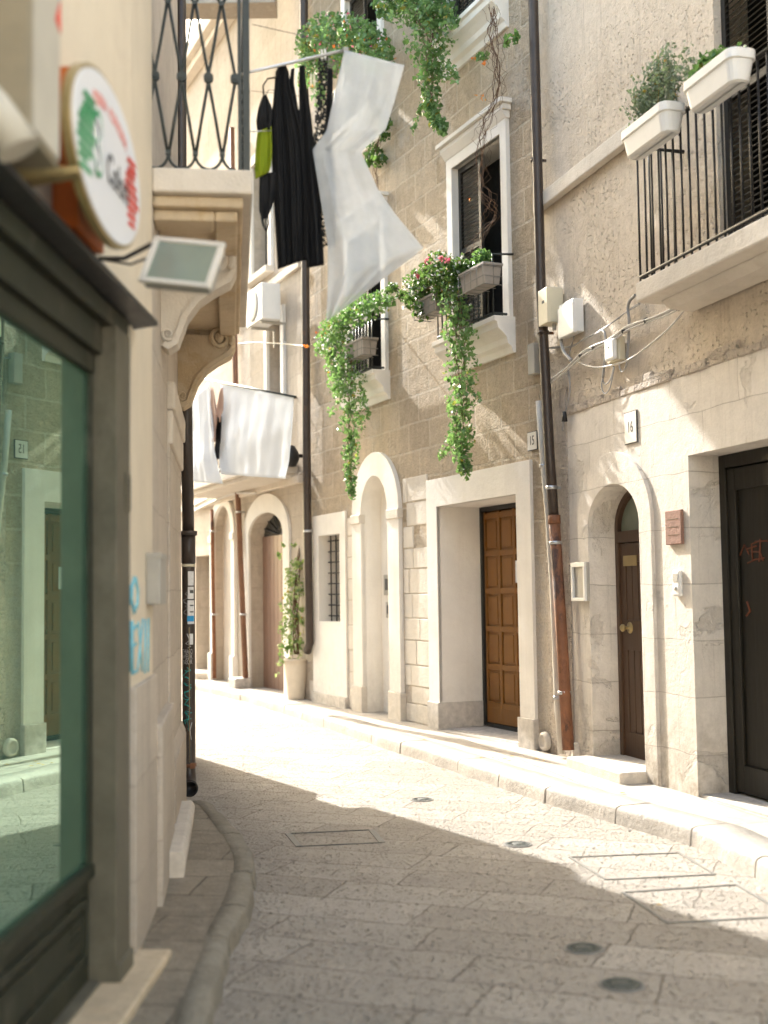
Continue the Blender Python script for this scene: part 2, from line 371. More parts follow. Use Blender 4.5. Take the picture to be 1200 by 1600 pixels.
def lace():
    t = NT('black_lace'); t.fin((.012, .012, .012), .8); v = t.voro(34, t.warp(t.tc, 20, .05), 'DISTANCE_TO_EDGE')
    tp = t.n('ShaderNodeBsdfTransparent'); ms = t.n('ShaderNodeMixShader'); t.l(t.ramp(v, .1, .16), ms.inputs[0]); t.l(t.b.outputs[0], ms.inputs[1]); t.l(tp.outputs[0], ms.inputs[2]); t.l(ms.outputs[0], t.out.inputs[0]); return t.m
M['lace'] = lace()
def wood(name, c, d, scale=1, rough=.45, gr=1):
    t = NT(name); n = t.noise(2, 6, .7, t.mapv((18*scale, 18*scale, 1.2*scale))); n2 = t.noise(1.5, 4, .6)
    col = t.mix(t.ramp(n, .3, .7), c, d); col = t.mix(t.ramp(n2, .4, .7, 0, .5), col, tuple(q*.8 for q in c))
    return t.fin(col, t.ramp(n, .3, .7, rough*.8, rough*1.2), t.bump(n, .0015), spec=.4)
M['door_orange'] = wood('varnished_door', (.2, .085, .017), (.245, .11, .026))
M['door_brown'] = wood('brown_door', (.07, .038, .021), (.09, .05, .029))
M['door_dark'] = wood('dark_garage_door', (.009, .0075, .004), (.014, .011, .006), rough=.5)
M['door_far'] = wood('weathered_door', (.27, .165, .12), (.21, .125, .09), rough=.35)
M['door_grey'] = wood('grey_door', (.3, .28, .26), (.36, .33, .3))
def road_mat():
    t = NT('limestone_paving'); x, y, z = t.sep()
    v = t.mapv((1, 1, 1), (0, 0, R(21))); vw = t.warp(t.warp(v, 1.3, .12), 9, .018)
    br = t.n('ShaderNodeTexBrick'); t.l(vw, br.inputs['Vector']); i = br.inputs
    i['Color1'].default_value = (.37, .33, .28, 1); i['Color2'].default_value = (.5, .455, .395, 1); i['Mortar'].default_value = (.15, .12, .09, 1)
    i['Scale'].default_value = 1; i['Brick Width'].default_value = .82; i['Row Height'].default_value = .385; i['Mortar Size'].default_value = .005; i['Mortar Smooth'].default_value = .6; br.offset = .37; br.squash = 1.3; br.squash_frequency = 3
    n1 = t.noise(.8, 5, .6); n2 = t.noise(7, 6, .7); n3 = t.noise(38, 5, .7); n4 = t.noise(90, 3, .6)
    col = t.mix(t.ramp(n1, .35, .7, 0, .45), br.outputs['Color'], (.31, .28, .245))
    col = t.mix(t.ramp(n3, .5, .7, 0, .55), col, (.23, .19, .15)); col = t.mix(t.ramp(n2, .5, .75, 0, .5), col, (.5, .45, .39))
    st = t.noise(2.2, 6, .7); col = t.mix(t.ramp(st, .55, .68, 0, .35), col, (.2, .17, .14))
    sepc = t.n('ShaderNodeSeparateColor'); t.l(br.outputs['Color'], sepc.inputs[0])
    vo = t.voro(34, t.warp(t.tc, 12, .05)); pit = t.math('MULTIPLY', t.ramp(vo, .4, .1), t.ramp(n2, .38, .55))
    col = t.mix(t.math('MULTIPLY', pit, .5), col, (.18, .145, .11))
    h = t.math('ADD', t.math('MULTIPLY', n2, 1.2), t.math('MULTIPLY', n3, .9)); h = t.math('ADD', h, t.math('MULTIPLY', n4, .25))
    h = t.math('SUBTRACT', h, t.math('MULTIPLY', pit, 1.4)); h = t.math('ADD', h, t.math('MULTIPLY', sepc.outputs[0], 2.2)); jn = t.math('MULTIPLY', br.outputs['Fac'], t.ramp(t.noise(3.1, 5, .7), .35, .6, .25, 1.5))
    h = t.math('SUBTRACT', h, jn); big = t.noise(.45, 4, .6); col = t.mix(t.ramp(big, .45, .65, 0, .3), col, (.27, .235, .2))
    return t.fin(col, t.ramp(n2, .3, .7, .6, .9), t.bump(h, .03), spec=.3)
M['road'] = road_mat()
def slab_mat(name, c1, c2, mo, bw, bh, rot, bd=.01, off=.5):
    t = NT(name); v = t.mapv((1, 1, 1), (0, 0, rot)); vw = t.warp(v, 1.7, .08)
    br = t.n('ShaderNodeTexBrick'); t.l(vw, br.inputs['Vector']); i = br.inputs; br.offset = off
    i['Color1'].default_value = (*c1, 1); i['Color2'].default_value = (*c2, 1); i['Mortar'].default_value = (*mo, 1); i['Scale'].default_value = 1
    i['Brick Width'].default_value = bw; i['Row Height'].default_value = bh; i['Mortar Size'].default_value = .006; i['Mortar Smooth'].default_value = .5
    n1 = t.noise(1.7, 5, .6); n2 = t.noise(11, 6, .7); n3 = t.noise(50, 4, .7)
    col = t.mix(t.ramp(n1, .35, .65, 0, .5), br.outputs['Color'], tuple(q*.72 for q in c1)); col = t.mix(t.ramp(n2, .45, .7, 0, .5), col, tuple(min(1, q*1.25) for q in c2))
    col = t.mix(t.ramp(n3, .5, .75, 0, .4), col, tuple(q*.55 for q in c1))
    h = t.math('ADD', n2, t.math('MULTIPLY', n3, .6)); h = t.math('SUBTRACT', h, t.math('MULTIPLY', br.outputs['Fac'], 1.0))
    return t.fin(col, .78, t.bump(h, bd), spec=.3)
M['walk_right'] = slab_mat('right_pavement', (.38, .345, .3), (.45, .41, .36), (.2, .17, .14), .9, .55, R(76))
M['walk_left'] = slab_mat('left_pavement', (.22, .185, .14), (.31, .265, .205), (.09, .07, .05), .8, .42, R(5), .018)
def shopglass():
    t = NT('green_shop_glass'); n = t.noise(.9, 2, .5)
    t.fin((.075, .19, .135), .02, None, 0, .5)
    gl = t.n('ShaderNodeBsdfGlossy'); gl.inputs['Color'].default_value = (.56, .8, .66, 1); gl.inputs['Roughness'].default_value = .012
    ms = t.n('ShaderNodeMixShader'); ms.inputs[0].default_value = .58; t.l(t.b.outputs[0], ms.inputs[1]); t.l(gl.outputs[0], ms.inputs[2]); t.l(ms.outputs[0], t.out.inputs[0]); return t.m
M['shop_glass'] = shopglass()
M['lamp_glass'] = simple('floodlight_glass', (.2, .235, .19), .15, 0, .1, 4, 0, .6)
# ------------------------------------------------------------ the lines of the street
ZP = .12                                                            # top of the right pavement
corner = ground(862, 1176, ZP); q = ground(1090, 1245, ZP); d16 = (corner-q).normalized()
F16 = Facade(corner-d16*10, corner)
e15 = ground(478, 1092, ZP); F15 = Facade(corner, e15)
e13 = ground(331, 1061, ZP); d13 = (e13-e15).normalized(); F13 = Facade(e15, e15+d13*16)
a0 = ground(205, 1502, .1); a1 = ground(252, 1385, .1); a2 = ground(281, 1250, .1)
dl = (a1-a0).normalized(); bnd = a0+dl*.9                           # where the cream house meets the stone one
FC = Facade(bnd, a0)                                                # cream plaster strip
FA = Facade(a0, a0+Vector((-.021*7, -7, 0)))                        # shop front, running to the camera and past it
FB = Facade(a2, bnd)                                                # stone house with the carved balcony
print('F15 len', F15.len, 'F13 corner', e13, 'left', a0, bnd, a2)

# ------------------------------------------------------------ ground
def struct(mb, name, mat, bevel=0): return setp(mb.build(name, mat, None, bevel), kind='structure')
g = MB(); N = 1
g.add([(-60, -40, 0), (60, -40, 0), (60, 120, 0), (-60, 120, 0)], [(0, 1, 2, 3)]); struct(g, 'road', M['road'])
# right kerb line (outer top edge), from beyond the frame on the right to the far bend
kr = [ground(x, y, ZP) for x, y in [(1200, 1350), (1093, 1296), (970, 1263), (873, 1237), (790, 1210), (703, 1183), (587, 1147), (534, 1130), (462, 1107), (391, 1086), (331, 1073)]]
k0 = kr[0]+(kr[0]-kr[1]).normalized()*9
far = kr[-1]+(kr[-1]-kr[-2]).normalized()*12
line = [k0, kr[0]+(kr[0]-kr[1]).normalized()*1.0]+kr+[far]
def resample(pts, step):
    out = [pts[0]]; acc = 0
    for a, b in zip(pts, pts[1:]):
        L = (b-a).length; t = step-acc
        while t <= L: out.append(a+(b-a)*(t/L)); t += step
        acc = (acc+L) % step
    return out
def kerb(pts, z, side, width, name, mat, seglen=(.75, 1.1), jit=.006):
    fine = resample(pts, .06); mb = MB(); i = 0
    while i < len(fine)-2:
        n = int(random.uniform(*seglen)/.06); seg = fine[i:i+n]; i += n-1
        if len(seg) < 3: break
        dz = random.uniform(-jit, jit); dw = random.uniform(-jit, jit); b = len(mb.v)
        T = []
        for j, p in enumerate(seg):
            t = (seg[min(j+1, len(seg)-1)]-seg[max(j-1, 0)]).normalized(); nn = Vector((-t.y, t.x, 0))*side
            pj = p.copy()
            if j == 0: pj = pj+t*.008
            if j == len(seg)-1: pj = pj-t*.008
            wob = .008*math.sin(p.x*7+p.y*5)+.005*math.sin(p.x*23+p.y*17)
            rr = .028 if width > .2 else .018
            prof = [(.012+wob, -.02), (.004+wob, z*.5), (.0+wob, z-rr+dz), (-.006+wob, z-rr*.4+dz), (-.02+wob, z-.004+dz), (-.045, z+.004+dz), (-width, z+.002+dz), (-width, -.02)]
            T.append([pj+nn*(a+dw)+Vector((0, 0, h-pj.z)) for a, h in prof])
        m = len(T[0])
        vs = [v for row in T for v in row]; fs = []
        for j in range(len(T)-1):
            for k in range(m-1): fs.append((j*m+k, j*m+k+1, (j+1)*m+k+1, (j+1)*m+k))
        mb.add(vs, fs, True); mb.add(T[0], [tuple(range(m))]); mb.add(T[-1], [tuple(range(m))])
    o = struct(mb, name, mat); return o
kerb(line, ZP, 1, .3, 'right_kerb', M['kerb'])
inner = []
for a, b in zip(line, line[1:]):
    t = (b-a).normalized(); inner.append(a+Vector((t.y, -t.x, 0))*.28)
inner.append(line[-1]+Vector((t.y, -t.x, 0))*.28)
wallside = [F13.world(15, -.9, ZP), F13.world(0, -.9, ZP), F15.world(0, -.9, ZP), F16.world(0, -.9, ZP)]
g = MB(); g.prism([(p.x, p.y) for p in inner+wallside], -.02, ZP-.001, 'z'); struct(g, 'right_pavement', M['walk_right'])
# left pavement and its curved kerb
kl = [ground(x, y, .1) for x, y in [(281, 1249), (322, 1249), (337, 1255), (356, 1277), (375, 1300), (390, 1322), (397, 1345), (396, 1372), (392, 1397), (380, 1424), (366, 1450), (348, 1500), (333, 1547), (326, 1600)]]
kl.append(kl[-1]+Vector((.0, -4, 0)))
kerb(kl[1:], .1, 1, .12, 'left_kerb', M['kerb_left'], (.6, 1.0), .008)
inn = []
kk = kl[1:]
for i, p in enumerate(kk):
    t = (kk[min(i+1, len(kk)-1)]-kk[max(i-1, 0)]).normalized(); inn.append(p+Vector((t.y, -t.x, 0))*.11)
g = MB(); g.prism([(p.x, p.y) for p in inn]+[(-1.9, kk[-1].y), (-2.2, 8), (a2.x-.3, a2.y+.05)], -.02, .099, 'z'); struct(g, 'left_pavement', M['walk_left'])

# ------------------------------------------------------------ shared parts
def shutters(par, F, u0, u1, z0, z1, w, n=None, name='shutter', mat=None, ang=0):
    """one louvred leaf between u0 and u1"""
    mb = MB(); f = .05; t = .035; Mx = Matrix.Translation((u0, w, 0)) @ Matrix.Rotation(ang, 4, 'Z'); L = u1-u0
    mb.box(0, f, -t/2, t/2, z0, z1, Mx); mb.box(L-f, L, -t/2, t/2, z0, z1, Mx)
    for z in (z0, (z0+z1)/2-.03, z1-.06): mb.box(f, L-f, -t/2, t/2, z, z+.06, Mx)
    n = n or int((z1-z0)/.045)
    for i in range(n):
        z = z0+.07+(z1-z0-.13)*i/n
        m2 = Mx @ Matrix.Translation((L/2, 0, z)) @ Matrix.Rotation(R(-38), 4, 'X')
        mb.box(-L/2+f, L/2-f, -.022, .022, -.003, .003, m2)
    return mb.build(name, mat or M['shutter'], par)
def body(mb, F, u0, u1, h, depth, w=-.05):
    """roof, back and end walls behind a facade sheet"""
    vs = [(u0, w, 0), (u1, w, 0), (u1, -depth, 0), (u0, -depth, 0), (u0, w, h), (u1, w, h), (u1, -depth, h), (u0, -depth, h)]
    mb.add(vs, [(1, 2, 6, 5), (2, 3, 7, 6), (3, 0, 4, 7), (4, 5, 6, 7)])
def bars(par, pts, z0, z1, r, name='railing', mat=None, rails=()):
    mb = MB()
    for (u, w) in pts: mb.tube([(u, w, z0), (u, w, z1)], r, 6)
    for pl, rr in rails: mb.tube(pl, rr, 8)
    return mb.build(name, mat or M['green_iron'], par)
# ------------------------------------------------------------ building 16 (right, nearest)
C = 10.0                                                            # u of its far corner
B16 = thing('building', 'pale plastered house on the right with arched brown door and railed balcony', 'building', F16)
gu, gz = F16.px(1074, 712); gb = F16.px(1092, 1243)[0]; gu = (gu+gb)/2
gd = -F16.at_u(1134, 980, gu)[0]
du0, _ = F16.px(1011, 1100); du1, _ = F16.px(930, 1100); ztop = F16.px(957, 757)[1]; zsp = F16.px(1000, 818)[1]
dd = -F16.at_u(969, 1050, du1)[0]
print('16: garage u,z,d', gu, gz, gd, 'door', du0, du1, zsp, ztop, dd)
bal_u = F16.px(1050, 470)[0]; bw_ = .42
balz0 = F16.px(993, 474, bw_)[1]; 
bal_u = F16.px(993, 474, bw_)[0]; print('balcony', bal_u, balz0)
sc_z = F16.px(905, 275)[1]; jz = F16.px(940, 628)[1]; print('string z', sc_z, 'ashlar top', jz)
bdu1 = F16.px(1117, 200)[0]; bdz = balz0+.15
garage = rect(gu-2.6, gu, 0, gz); ad = arch(du0, du1, 0, zsp, ztop)
bdoor = rect(bdu1-1.3, bdu1, bdz, bdz+2.5)
H16 = 11
w1 = MB(); w1.recalc = False
w1.sheet(rect(0, C+.02, 0, jz), [garage, ad], 0); w1.strip(garage, 0, -gd-.3); w1.strip(ad, 0, -dd-.06)
w1.build('ashlar_wall', M['ashlar'], B16)
w2 = MB(); w2.recalc = False; w2.sheet(rect(0, C+.02, jz, H16), [bdoor], -.015); w2.strip(bdoor, -.015, -.3); body(w2, F16, 0, C, H16, 6)
w2.build('wall', M['rough_plaster'], B16)
m = MB()
# broken upper edge of the ashlar facing, stones of uneven thickness
u = 3.0
while u < C:
    L = random.uniform(.12, .3); m.box(u, u+L, -.02, random.uniform(.004, .022), jz-.02, jz+random.uniform(.02, .12)); u += L
m.build('eroded_course', M['pitted'], B16, .012)
m = MB(); m.box(bal_u+.05, C, -.01, .07, sc_z-.07, sc_z+.07); m.prism([(-.0, sc_z+.07), (.07, sc_z+.07), (-.0, sc_z+.12)], bal_u+.05, C, 'u'); m.build('string_course', M['lime'], B16, .012)
# quoin strip of pitted stone by the pipes
m = MB(); m.box(C-.52, C+.0, -.01, .012, 0, jz+.25); m.build('rough_strip', M['pitted'], B16)
# arched surround, slightly proud
ring = arch_line(du0-.2, du1+.21, 0, zsp+.02, ztop+.27, 28)+list(reversed(arch_line(du0, du1, 0, zsp, ztop, 28)))
m = MB(); m.prism(ring, -.005, .03); m.build('door_surround', M['ashlar'], B16, .008)
# arched door
D = MB(); fr = .055
D.prism(arch_line(du0, du1, .14, zsp, ztop)+list(reversed(arch_line(du0+fr, du1-fr, .14, zsp, ztop-fr))), -dd-.05, -dd+.02)
tz = F16.px(985, 838, -dd)[1]
D.box(du0+fr, du1-fr, -dd-.05, -dd+.025, tz-.05, tz+.05)
df = D.build('door_frame', M['door_brown'], B16, .004)
m = MB(); m.prism(arch(du0+fr-.01, du1-fr+.01, tz, zsp, ztop-fr+.01), -dd-.03, -dd-.02); m.build('fanlight', M['lamp_glass'], B16)
dr = MB(); L0, L1 = du0+fr+.004, du1-fr-.004; dr.box(L0, L1, -dd-.045, -dd-.02, .15, tz-.055)
for (z0, z1) in ((.15, .42), (1.12, 1.38), (tz-.22, tz-.055)): dr.box(L0, L1, -dd-.02, -dd, z0, z1)
dr.box(L0, L0+.09, -dd-.02, -dd-.001, .15, tz-.06); dr.box(L1-.09, L1, -dd-.02, -dd-.001, .15, tz-.06)
pn = 6; pw = (L1-L0-.18)/pn
for i in range(pn):
    a = L0+.09+pw*i
    for (z0, z1) in ((.42, 1.12), (1.38, tz-.22)): dr.box(a+.006, a+pw-.006, -dd-.03, -dd-.008, z0, z1)
dl_ = dr.build('door', M['door_brown'], B16, .003)
cu_, cz_ = F16.px(988, 981, -dd)
m = MB()
m.lathe((cu_+.04, -dd, cz_), [(.05, 0), (.05, .006), (.014, .01), (.014, .05), (.03, .058), (.034, .075), (.02, .09), (0, .092)], 16, 1)
m.build('knob', M['gold'], dl_)
pu, pz = F16.px(985, 876, -dd)
m = MB(); m.box(pu-.12, pu+.12, -dd, -dd+.008, pz-.045, pz+.045); m.build('name_plate', M['gold'], dl_, .002)
m = MB(); m.box(du0-.02, du1+.06, -dd-.1, .26, 0, ZP+.09); m.build('doorstep', M['lime'], B16, .015)
# garage door
G = MB(); G.box(gu-2.6, gu, -gd-.08, -gd, 0, .01)
G.box(gu-.085, gu-.002, -gd-.06, -gd+.02, .13, gz-.002); G.box(gu-2.55, gu-.085, -gd-.06, -gd+.02, gz-.1, gz-.002); G.box(gu-2.598, gu-2.5, -gd-.06, -gd+.02, .13, gz-.101)
G.build('gate_frame', M['door_dark'], B16, .004)
for k in range(2):
    G = MB(); a1_, a0_ = gu-.09-k*1.2, gu-.09-(k+1)*1.2+.01
    G.box(a0_, a1_, -gd-.05, -gd-.02, .16, gz-.11)
    for (x0, x1, z0, z1) in ((a0_, a0_+.1, .16, gz-.11), (a1_-.1, a1_, .16, gz-.11), (a0_+.1, a1_-.1, .16, .36), (a0_+.1, a1_-.1, gz-.27, gz-.11)): G.box(x0, x1, -gd-.02, -gd+.005, z0, z1)
    gl = G.build('gate_leaf', M['door_dark'], B16, .005)
    if k == 0:
        s = MB()
        def scrib(pts, r=.006):
            s.tube([Vector((F16.px(x, y, -gd-.015)[0], -gd-.016, F16.px(x, y, -gd-.015)[1])) for x, y in pts], r, 5)
        scrib([(1156, 868), (1163, 851), (1170, 866)]); scrib([(1166, 858), (1182, 853)]); scrib([(1176, 876), (1174, 850), (1184, 846)]); scrib([(1175, 862), (1187, 862), (1192, 876)])
        scrib([(1186, 878), (1188, 842)]); scrib([(1180, 846), (1198, 845)]); scrib([(1168, 880), (1180, 874), (1194, 872)])
        s.build('graffiti', M['orange_spray'], gl); s = MB(); scrib([(1167, 940), (1172, 955), (1166, 962)], .008); s.build('graffiti', M['orange_spray'], gl)
m = MB(); m.box(gu-2.6, gu, -gd-.1, -.02, 0, ZP+.02); m.build('threshold', M['plinth'], B16, .01)
# balcony of 16
bn = MB(); B0 = .5
bn.box(B0, bal_u, 0, bw_, balz0, balz0+.15); bn.prism([(0, balz0-.07), (bw_-.22, balz0-.06), (bw_-.14, balz0), (0, balz0)], B0, bal_u-.1, 'u')
bs = bn.build('balcony_slab', M['lime'], B16, .015)
rt = balz0+.15+1.02; w_ = bw_-.03
pts = [(bal_u-.03-.105*i, w_) for i in range(int((bal_u-B0)/.105))]+[(bal_u-.03, w_*f) for f in (.25, .5, .75)]
bars(B16, pts, balz0+.16, rt, .0085, 'balcony_railing', M['iron'], [([(B0, w_, rt), (bal_u-.03, w_, rt), (bal_u-.03, 0, rt)], .016), ([(B0, w_, balz0+.19), (bal_u-.03, w_, balz0+.19), (bal_u-.03, 0, balz0+.19)], .013)])
m = MB(); m.box(bdu1-1.3, bdu1, -.31, -.3, bdz, bdz+2.5); m.build('balcony_doorway', M['dark'], B16)
shutters(B16, F16, bdu1-.62, bdu1-.01, bdz+.03, bdz+2.46, -.09)
shutters(B16, F16, bdu1-1.29, bdu1-.66, bdz+.03, bdz+2.46, -.09)
# ------------------------------------------------------------ building 15 (middle)
B15 = thing('building', 'tan rough stone house in the middle with panelled orange brown door', 'building', F15)
P15 = F15.px
pl, pr = P15(689, 960)[0], P15(814, 960)[0]; pt = P15(687, 792)[1]
po_l, po_r, po_t = P15(672, 900)[0], P15(837, 950)[0], P15(750, 735)[1]
pd = -F15.at_u(755, 1000, pl)[0]
nl, nr, nt, ns = P15(571, 950)[0], P15(613, 950)[0], P15(592, 743)[1], P15(608, 800)[1]
nd = min(1.1, abs(F15.at_u(596, 950, nl)[0]))
nol, nor_, not_ = P15(556, 850)[0], P15(630, 900)[0], P15(593, 706)[1]
wl_, wr_, wt_, wb_ = P15(501, 900)[0], P15(534, 900)[0], P15(535, 833)[1], P15(535, 972)[1]
wol, wor, wot = P15(491, 900)[0], P15(543, 900)[0], P15(515, 803)[1]
print('15 portal', pl, pr, pt, pd, 'outer', po_l, po_r, po_t, 'niche', nl, nr, nt, ns, nd, 'win', wl_, wr_, wb_, wt_)
# first-floor windows
v1r = P15(789, 350)[0]; v1t = P15(750, 236)[1]; v1b = P15(800, 497)[1]; v1l = P15(713, 400)[0]; v1or = P15(811, 300)[0]; v1ot = P15(760, 188)[1]
print('win1', v1l, v1r, v1b, v1t, v1or, v1ot)
v1l = max(v1l, v1r+.75); gapw = .12
v2r = P15(600, 500)[0]; dw2 = v2r-v1r
up = 3.35                                                            # storey height
portal = rect(pr, pl, 0, pt); niche = arch(nr, nl, 0, ns, nt); bwin = rect(wr_, wl_, wb_, wt_)
holes = [portal, niche, bwin]; wins = []
for du in (0, dw2):
    for dz in (0, up): wins.append((v1r+du, v1l+du, v1b+dz, v1t+dz))
H15 = 11.6
w1 = MB(); w1.recalc = False
w1.sheet(rect(-.02, F15.len, 0, H15), holes+[rect(a, b, c, d) for a, b, c, d in wins], 0); body(w1, F15, 0, F15.len, H15, 6)
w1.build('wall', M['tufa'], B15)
for lp_, w_0, w_1 in [(portal, .03, -pd-.12), (niche, .03, -nd-.02), (bwin, .03, -.3)]+[(rect(a, b, c, d), .02, -.3) for a, b, c, d in wins]:
    rv = MB(); rv.recalc = False; rv.strip(lp_, w_0, w_1); rv.build('reveal', M['white_plaster'], B15)
m = MB(); m.sheet(rect(nr-.05, nl+.05, 0, nt+.05), [], -nd); m.build('niche_back', M['white_plaster'], B15)
m = MB(); m.box(wr_, wl_, -.31, -.3, wb_, wt_); m.build('window_glass', M['glass_dark'], B15)
m = MB()
for i in range(4):
    u = wr_+(wl_-wr_)*(i+.5)/4; m.tube([(u, -.12, wb_), (u, -.12, wt_)], .009, 6)
for i in range(8):
    z = wb_+(wt_-wb_)*(i+.5)/8; m.tube([(wr_, -.12, z), (wl_, -.12, z)], .009, 6)
m.build('window_grille', M['iron'], B15)
# plaster surrounds
m = MB(); m.prism([(po_r, 0), (pr, 0), (pr, pt), (pl, pt), (pl, 0), (po_l, 0), (po_l, po_t), (po_r, po_t)], -.01, .035); m.build('portal_surround', M['white_plaster'], B15, .006)
zp = P15(680, 1096)[1]
m = MB(); m.prism([(pl-.012, -pd), (pl-.012, .06), (po_l+.01, .06), (po_l+.01, -.02), (pl+.03, -.02), (pl+.03, -pd)], 0, zp, 'z'); m.build('portal_plinth', M['plinth'], B15, .008)
m = MB(); m.prism([(pr+.012, -pd), (pr+.012, .06), (po_r-.01, .06), (po_r-.01, -.02), (pr-.03, -.02), (pr-.03, -pd)], 0, zp, 'z'); m.build('portal_plinth', M['plinth'], B15, .008)
rg = arch_line(nor_, nol, 0, ns+.03, not_, 28)+list(reversed(arch_line(nr, nl, 0, ns, nt, 28)))
m = MB(); m.prism(rg, -.01, .055)
m.build('niche_surround', M['white_plaster'], B15, .01)
for b_ in ((nor_-.02, nr+.005, -.01, .075, ns-.1, ns+.02), (nl-.005, nol+.02, -.01, .075, ns-.1, ns+.02)): m = MB(); m.box(*b_); m.build('impost', M['lime'], B15, .01)
for b_ in ((nor_-.03, nr+.01, -.01, .075, 0, .45), (nl-.01, nol+.03, -.01, .075, 0, .45)): m = MB(); m.box(*b_); m.build('pier_base', M['lime'], B15, .01)
ringw = MB(); ringw.sheet(rect(wor, wol, 0, wot), [bwin], .03); ringw.strip(rect(wor, wol, 0, wot), .03, -.01)
ringw.recalc = False; ringw.build('window_surround', M['white_plaster'], B15)
m = MB(); m.box(wor-.01, wol+.01, -.01, .06, 0, P15(520, 1085)[1]); m.build('plinth', M['plinth'], B15, .008)
# pale worn stones between niche and portal
m = MB(); z = .12
random.seed(3)
while z < 2.75:
    h = random.uniform(.2, .3); 
    cuts = sorted([random.uniform(po_l+.12, nor_-.12) for _ in range(1)])
    e = [po_l+.012, *cuts, nor_-.035]
    for a, b in zip(e, e[1:]):
        if b-a > .06 and random.random() < .93-.12*max(0, z-1.8): m.box(a+.003, b-.003, -.02, random.uniform(.003, .014), z+.003, z+h-.003); m.build('worn_stone', M['lime'], B15, .012); m = MB()
    z += h
for (a, b) in ((wol+.02, F15.len-.15), (nol+.05, wor-.02)):
    z = .12
    while z < 2.4 and b-a > .08:
        h = random.uniform(.22, .34)
        if random.random() < .8: m.box(a+.003, b-.003, -.02, random.uniform(.003, .012), z+.003, z+h-.003); m.build('worn_stone', M['lime'], B15, .012); m = MB()
        z += h
# panelled door
u0, u1, z0, z1 = pr-.002, pl-.0, .14, pt-.002
m = MB(); m.box(u0, u0+.04, -pd-.08, -pd+.02, z0, z1); m.box(u1-.045, u1, -pd-.08, -pd+.02, z0, z1); m.box(u0+.04, u1-.045, -pd-.08, -pd+.02, z1-.05, z1); m.box(u0+.04, u1-.045, -pd-.08, -pd+.01, z0-.03, z0+.03)
m.build('door_frame', M['shutter'], B15, .003)
d0, d1 = u0+.045, u1-.05; dz0, dz1 = z0+.035, z1-.055
m = MB(); m.box(d0, d1, -pd-.07, -pd-.035, dz0, dz1)
nc = 5; cw = (d1-d0)/nc; rh = (dz1-dz0-.25)/5
for c in range(nc):
    for r_ in range(5):
        a = d0+cw*c; b = dz0+.2+rh*r_; g_ = .032
        m.box(a+g_, a+cw-g_, -pd-.035, -pd-.028, b+g_, b+rh-g_)
        m.prism([(a+g_+.03, b+g_+.03), (a+cw-g_-.03, b+g_+.03), (a+cw-g_-.03, b+rh-g_-.03), (a+g_+.03, b+rh-g_-.03)], -pd-.028, -pd-.012)
    m.box(d0+cw*c-.004, d0+cw*c+g_-.004, -pd-.035, -pd-.004, dz0, dz1) if c else m.box(d0, d0+g_, -pd-.035, -pd-.004, dz0, dz1)
    m.box(d0+cw*(c+1)-g_+.004, d0+cw*(c+1)-.006, -pd-.035, -pd-.004, dz0, dz1)
for r_ in range(6):
    b = dz0+.2+rh*r_; m.box(d0+.001, d1-.001, -pd-.035, -pd-.008, b-g_, b+g_)
m.box(d0+.001, d1-.001, -pd-.035, -pd-.006, dz0, dz0+.17)
dd15 = m.build('door', M['door_orange'], B15, .004)
nu, nz = P15(811, 893, -pd)
m = MB(); m.box(nu-.08, nu+.08, -pd-.004, -pd+.0, nz-.12, nz+.12); m.build('paper_notice', M['sticker'], dd15)
m = MB(); m.box(pr, pl, -pd-.1, -.05, 0, ZP+.006); m.build('threshold', M['plinth'], B15)
# upper windows, each with surround, cornice, moulded sill, shutters, railing
def window15(a, b, c, d, k):
    sw = .13
    m = MB(); m.prism([(a-sw, c), (a, c), (a, d), (b, d), (b, c), (b+sw, c), (b+sw, d+.2), (a-sw, d+.2)], -.01, .045); ws = m.build('window_surround', M['white_plaster'], B15, .006)
    m = MB(); m.box(a-sw-.04, b+sw+.04, -.01, .1, d+.2, d+.26); m.box(a-sw-.07, b+sw+.07, -.01, .14, d+.26, d+.31); m.prism([(.05, d+.12), (.1, d+.2), (.0, d+.2), (0, d+.12)], a-sw-.02, b+sw+.02, 'u'); m.build('cornice', M['white_plaster'], ws, .008)
    # sill profile
    prof = [(0, c-.36), (.03, c-.36), (.05, c-.3), (.09, c-.27), (.1, c-.21), (.15, c-.16), (.2, c-.12), (.21, c-.06), (.24, c-.05), (.24, c), (-.02, c), (-.02, c-.36)]
    m = MB(); m.prism(prof, a-sw-.04, b+sw+.04, 'u'); m.build('window_sill', M['white_plaster'], B15, .004)
    m = MB(); m.box(a, b, -.31, -.3, c, d); m.build('window_opening', M['dark'], B15)
    L = (b-a)/2-.02
    shutters(B15, F15, a+.03, a+.03+L*.75, c+.02, d-.01, .0, ang=R(-28))
    shutters(B15, F15, b-L-.0, b-.015, c+.02, d-.01, -.05)
    wr = .2; n = int((b-a+.16)/.1); zz = c+.02
    pts = [(a-.08+(b-a+.16)*i/n, wr) for i in range(n+1)]
    bars(B15, pts, zz, zz+.63, .008, 'window_railing', M['green_iron'], [([(a-.08, 0, zz+.02), (a-.08, wr, zz+.02), (b+.08, wr, zz+.02), (b+.08, 0, zz+.02)], .014), ([(a-.16, 0, zz+.62), (a-.08, wr, zz+.62), (b+.08, wr, zz+.62), (b+.16, 0, zz+.62)], .011)])
for k, (a, b, c, d) in enumerate(wins): window15(a, b, c, d, k)
